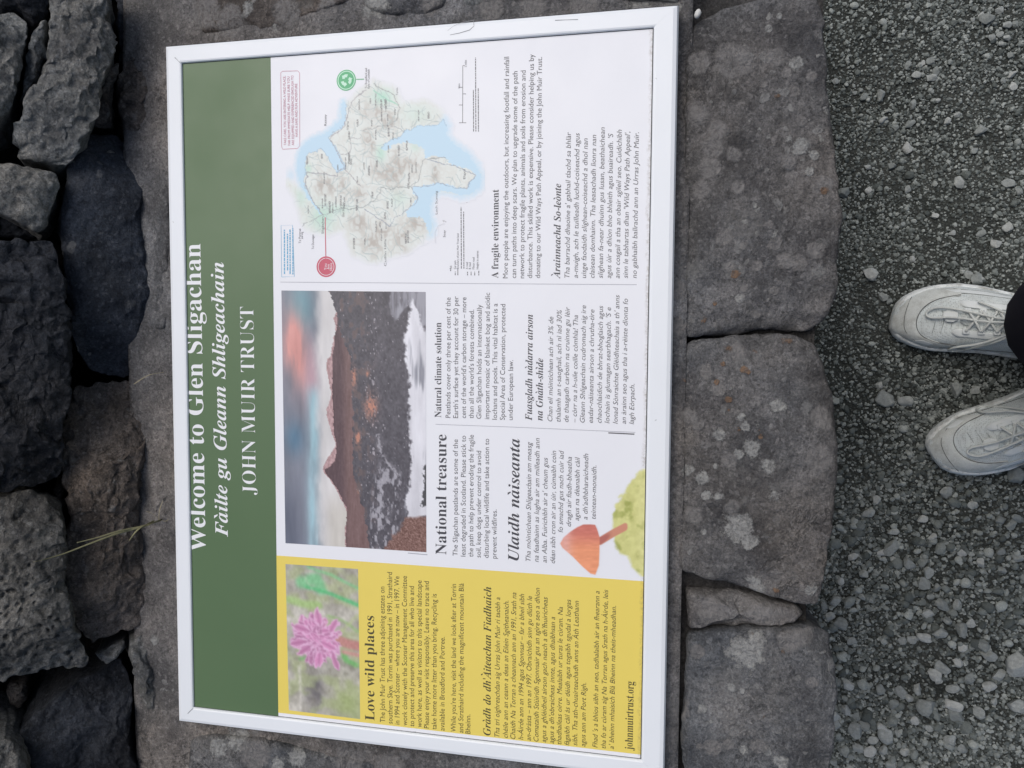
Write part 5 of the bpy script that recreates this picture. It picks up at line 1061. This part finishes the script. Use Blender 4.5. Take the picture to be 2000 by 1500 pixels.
def make_shoe(toe_px, back_px, outer):
    """outer: +1 when the outer side of the foot is on the right"""
    T = on_ground(*toe_px, .03); B = on_ground(*back_px, .03); d = (B - T); d[2] = 0; d /= np.linalg.norm(d); rgt = np.array([-d[1], d[0], 0]) * outer * (-1 if True else 1)
    # outer side direction
    if rgt[0] * outer < 0: rgt = -rgt
    org = np.array([T[0], T[1], -.001])
    def W(s, x, z): return org + np.multiply.outer(s, d) + np.multiply.outer(x, rgt) + np.multiply.outer(z, np.array([0, 0, 1.0]))
    shoe = bpy.data.objects.new('shoe', None); COL.objects.link(shoe); shoe.empty_display_size = .05
    def put(name, V, faces, mat, sm=True):
        o = new_obj(name, np_mesh(name, V, faces, sm), mat); o.parent = shoe
        bm = bmesh.new(); bm.from_mesh(o.data); bmesh.ops.recalc_face_normals(bm, faces=bm.faces); bm.to_mesh(o.data); bm.free(); return o
    # sole: stacked outlines with a bulging side wall
    s1 = np.concatenate([np.linspace(0, .03, 16) ** 1.0, np.linspace(.035, .292, 50)])
    ol = np.concatenate([np.stack([s1, wr(s1)], 1), np.stack([s1[::-1], -wl(s1[::-1])], 1)]); n = len(ol); cen = ol.mean(0)
    V = []
    for k, (z, sc) in enumerate([(-.002, .93), (.006, .985), (.014, 1.0), (.022, 1.0), (.030, .975), (.034, .94)]):
        q = cen + (ol - cen) * sc; wave = .003 * np.sin(q[:, 0] * 60) * (k == 5); V.append(W(q[:, 0], q[:, 1], z + wave + np.where(q[:, 0] > .2, .006, 0) * (k > 2)))
    V = np.vstack(V); put('sole', V, [grid_faces(n, 6, True), np.arange(n)[None, ::-1], (np.arange(n) + 5 * n)[None]], M_SOLE)
    # upper: loft of arches from the toe back, opening at the ankle
    ss = np.concatenate([np.linspace(.003, .03, 12), np.linspace(.034, .289, 60)]); m = 41; R = np.linspace(-1, 1, m); V = []
    for s in ss:
        u = np.sign(R) * np.abs(R) ** .8; x = np.where(u > 0, u * (wr(s) - .004), u * (wl(s) - .004)); z = top_z(s, x)
        if s > .195:
            hole = sstep(.195, .215, s) * sstep(.62, .40, np.abs(u - .03)); z = z - hole * .045
        z = z + .0012 * vnoise(np.stack([x * 90, np.full(m, s * 60), z * 0], 1), 3); V.append(W(np.full(m, s), x, np.maximum(z, .02)))
    V = np.vstack(V); put('upper', V, [grid_faces(m, len(ss))], M_UPPER)
    def patch(name, poly, mat, off=.0022, res=26):
        """an overlay lying on the upper; poly in (s, x)"""
        P = np.array(poly, float); lo, hi = P.min(0), P.max(0); C = resample(chaikin(P, 3), 60); c = C.mean(0); V = []
        for k, (t, dz) in enumerate([(1.0, .0002), (.97, off), (.8, off), (.6, off), (.4, off), (.2, off), (.02, off)]):
            q = c + (C - c) * t; V.append(W(q[:, 0], q[:, 1], top_z(q[:, 0], q[:, 1]) + dz))
        V = np.vstack(V); put(name, V, [grid_faces(60, 7, True), (np.arange(60) + 360)[None]], mat)
    def lace(name, pts, r=.0021, off=.004, mat=M_LACE):
        P = np.array([W(np.array([a]), np.array([b]), np.array([float(top_z(np.array([a]), np.array([b]))[0]) + off + (e[0] if e else 0)]))[0] for a, b, *e in pts])
        P = smooth_path(P, 30); o = new_obj(name, tube(name, P, r, mat, 8), mat); o.parent = shoe
    # toe cap round the front, side overlays, eyelet stays
    inner = smooth_path([(.100, .050, 0), (.070, .044, 0), (.050, .031, 0), (.041, .014, 0), (.041, -.004, 0), (.050, -.017, 0), (.072, -.026, 0), (.095, -.0305, 0)], 50)[:, :2]
    outer_ = smooth_path([(.100, .0635, 0), (.070, .0625, 0), (.035, .0535, 0), (.010, .0335, 0), (.004, .004, 0), (.009, -.015, 0), (.035, -.0305, 0), (.070, -.0375, 0)], 50)[:, :2]
    V = []
    for t, dz in ((0, .0002), (.04, .0016), (.25, .0018), (.5, .0018), (.75, .0018), (1, .0012)):
        q = inner + (outer_ - inner) * t; V.append(W(q[:, 0], q[:, 1], top_z(q[:, 0], q[:, 1]) + dz))
    put('toe_cap', np.vstack(V), [grid_faces(50, 6)], M_TOE)
    lace('stitching', [(.030, .048), (.024, .030), (.021, .010), (.024, -.010), (.040, -.026)], .0005, .0022, M_SEAM)
    for k in range(3): lace('crease', [(.062 + .012 * k, .030 - .004 * k), (.066 + .012 * k, .012), (.063 + .012 * k, -.012)], .0006, .0003, M_SEAM2)
    lace('stitching', [(.100, .052), (.070, .045), (.050, .032), (.040, .014), (.040, -.004), (.050, -.018), (.072, -.027), (.100, -.031)], .0007, .0012, M_SEAM)
    lace('stitching', [(.09, .062), (.13, .058), (.17, .050), (.21, .043)], .0008, .0008, M_SEAM)
    lace('stitching', [(.06, -.035), (.10, -.0355), (.14, -.036), (.18, -.038)], .0008, .0008, M_SEAM)
    patch('side_panel', [(.075, .0615), (.085, .057), (.13, .0525), (.18, .045), (.20, .042), (.20, .046), (.16, .053), (.12, .0605)], M_PANEL2)
    patch('side_panel', [(.035, -.026), (.06, -.0335), (.068, -.0305), (.05, -.024)], M_PANEL2)
    patch('eyelet_stay', [(.096, .038), (.103, .044), (.125, .040), (.155, .036), (.19, .030), (.19, .024), (.155, .028), (.125, .029), (.102, .032)], M_PANEL2, .003)
    patch('eyelet_stay', [(.088, -.010), (.094, -.016), (.125, -.018), (.155, -.021), (.19, -.024), (.19, -.016), (.155, -.011), (.125, -.007), (.094, -.003)], M_PANEL2, .003)
    patch('tongue', [(.10, .022), (.13, .024), (.17, .021), (.205, .020), (.215, .006), (.205, -.010), (.17, -.008), (.13, -.003), (.10, .004)], M_UPPER, .0045)
    patch('lace_tab', [(.075, .022), (.082, .027), (.096, .026), (.097, .010), (.090, .006), (.080, .007), (.075, .014)], M_PANEL2, .0055)
    for k, s in enumerate((.108, .128, .148, .168, .188)):
        patch('lace_loop', [(s - .004, .030), (s + .005, .030), (s + .005, .021), (s - .004, .021)], M_PANEL2, .007); patch('lace_loop', [(s - .004, -.012), (s + .005, -.012), (s + .005, -.002), (s - .004, -.002)], M_PANEL2, .007)
        a, b = (.026, -.007) if k % 2 else (-.007, .026)
        lace('lace', [(s, a, .004), (s + .010, .009, .007), (s + .020, b, .004)], .0021); lace('lace', [(s + .001, -a + .019, .004), (s + .010, .009, .010), (s + .019, -b + .019, .004)], .0021)
    kn = (.188, .010, .012)
    lace('lace', [kn, (.15, .014, .010), (.10, .026, .006), (.068, .030, .004), (.052, .022, .003), (.058, .013, .003), (.09, .014, .006), (.14, .008, .010), kn], .0020)
    lace('lace', [kn, (.175, -.004, .012), (.145, -.024, .010), (.11, -.038, .010), (.092, -.040, .012), (.098, -.034, .012), (.13, -.026, .011), (.165, -.008, .012), kn], .0020)
    lace('lace', [kn, (.165, .018, .010), (.135, .034, .006), (.122, .040, .004)], .0018)
    lace('lace', [(.184, .004, .012), (.188, .016, .017), (.194, .016, .012), (.192, .005, .016), (.184, .012, .013)], .0034)
    return shoe, W
sA, WA_ = make_shoe((1737, 634), (1986, 643), 1)
sB, WB_ = make_shoe((1811, 878), (2002, 818), -1)
ankR = WA_(np.array([.214]), np.array([.004]), np.array([.09]))[0]; ankL = WB_(np.array([.226]), np.array([.004]), np.array([.09]))[0]
midf = (ankR + ankL) / 2
person = empty('person', 'person in dark trousers and pale grey running shoes standing on the gravel', 'person', (float(midf[0]), float(midf[1]), 0))
def skin_mesh(name, verts, edges, radii, mat, root=0, sub=2):
    me = bpy.data.meshes.new(name); me.from_pydata([tuple(map(float, v)) for v in verts], edges, []); o = bpy.data.objects.new(name, me); COL.objects.link(o)
    md = o.modifiers.new('skin', 'SKIN'); md.use_smooth_shade = True
    for k, r in enumerate(radii):
        sv = me.skin_vertices[0].data[k]; sv.radius = (r, r) if np.isscalar(r) else r; sv.use_root = (k == root)
    ss = o.modifiers.new('sub', 'SUBSURF'); ss.levels = sub; ss.render_levels = sub
    bpy.context.view_layer.update(); dg = bpy.context.evaluated_depsgraph_get(); m2 = bpy.data.meshes.new_from_object(o.evaluated_get(dg)); m2.name = name
    bpy.data.objects.remove(o, do_unlink=True)
    for p in m2.polygons: p.use_smooth = True
    m2.materials.clear(); q = new_obj(name, m2, mat); adopt(q, person); return q
px0, py0 = float(midf[0]), float(midf[1]) + .0
def P3(x, y, z): return (px0 + x, py0 + y, z)
hipR, hipL = P3(.09, -.02, .86), P3(-.09, -.02, .86)
knR = tuple((np.array(ankR) * .5 + np.array(hipR) * .5) + [0.01, .01, .03]); knL = tuple((np.array(ankL) * .5 + np.array(hipL) * .5) + [-.01, .01, .03])
aR, aL = tuple(ankR + [0, 0, .03]), tuple(ankL + [0, 0, .03])
body_v = [P3(0, -.02, .93), P3(0, -.03, 1.12), P3(0, -.02, 1.34), P3(0, 0, 1.44), P3(0, .03, 1.52), P3(0, .045, 1.60), hipR, knR, aR, tuple(ankR + [0, .06, -.045]), hipL, knL, aL, tuple(ankL + [0, .06, -.045]),
          P3(.17, -.02, 1.36), P3(.25, -.05, 1.10), P3(.19, .05, .93), P3(-.17, -.02, 1.36), P3(-.25, -.05, 1.10), P3(-.19, .05, .93)]
body_e = [(0, 1), (1, 2), (2, 3), (3, 4), (4, 5), (0, 6), (6, 7), (7, 8), (8, 9), (0, 10), (10, 11), (11, 12), (12, 13), (2, 14), (14, 15), (15, 16), (2, 17), (17, 18), (18, 19)]
skin_mesh('body', body_v, body_e, [(.13, .09), (.12, .085), (.13, .09), .05, .075, .07, .075, .05, .035, .03, .075, .05, .035, .03, .05, .04, .03, .05, .04, .03], M_SKIN)
skin_mesh('trousers', [P3(0, -.02, .95), hipR, knR, tuple(np.array(aR) * .8 + np.array(knR) * .2), aR, hipL, knL, tuple(np.array(aL) * .8 + np.array(knL) * .2), aL], [(0, 1), (1, 2), (2, 3), (3, 4), (0, 5), (5, 6), (6, 7), (7, 8)], [(.16, .12), .12, .10, .086, .074, .12, .10, .086, .074], M_TROUSER)
skin_mesh('jacket', [P3(0, -.02, .88), P3(0, -.03, 1.10), P3(0, -.02, 1.33), P3(0, 0, 1.43), P3(.17, -.02, 1.37), P3(.265, -.05, 1.10), P3(.17, .06, .93), P3(-.17, -.02, 1.37), P3(-.265, -.05, 1.10), P3(-.17, .06, .93)],
          [(0, 1), (1, 2), (2, 3), (2, 4), (4, 5), (5, 6), (2, 7), (7, 8), (8, 9)], [(.19, .14), (.17, .13), (.17, .13), .075, .08, .065, .06, .08, .065, .06], M_JACKET, 1)
hb_, hf = ico(4); hv = hb_ * [.088, .108, .118]; hv = hv * (1 + .03 * fbm(hb_ * 5, 3, 3))[:, None] + np.array(P3(0, .015, 1.615)); kf = (hb_[hf].mean(1)[:, 2] > -.25 + 1.0 * np.clip(hb_[hf].mean(1)[:, 1], 0, 1))
o = new_obj('hair', np_mesh('hair', hv, [hf[kf]]), M_HAIR); adopt(o, person)
for sh in (sA, sB): sh.parent = person; sh.matrix_parent_inverse = person.matrix_basis.inverted()
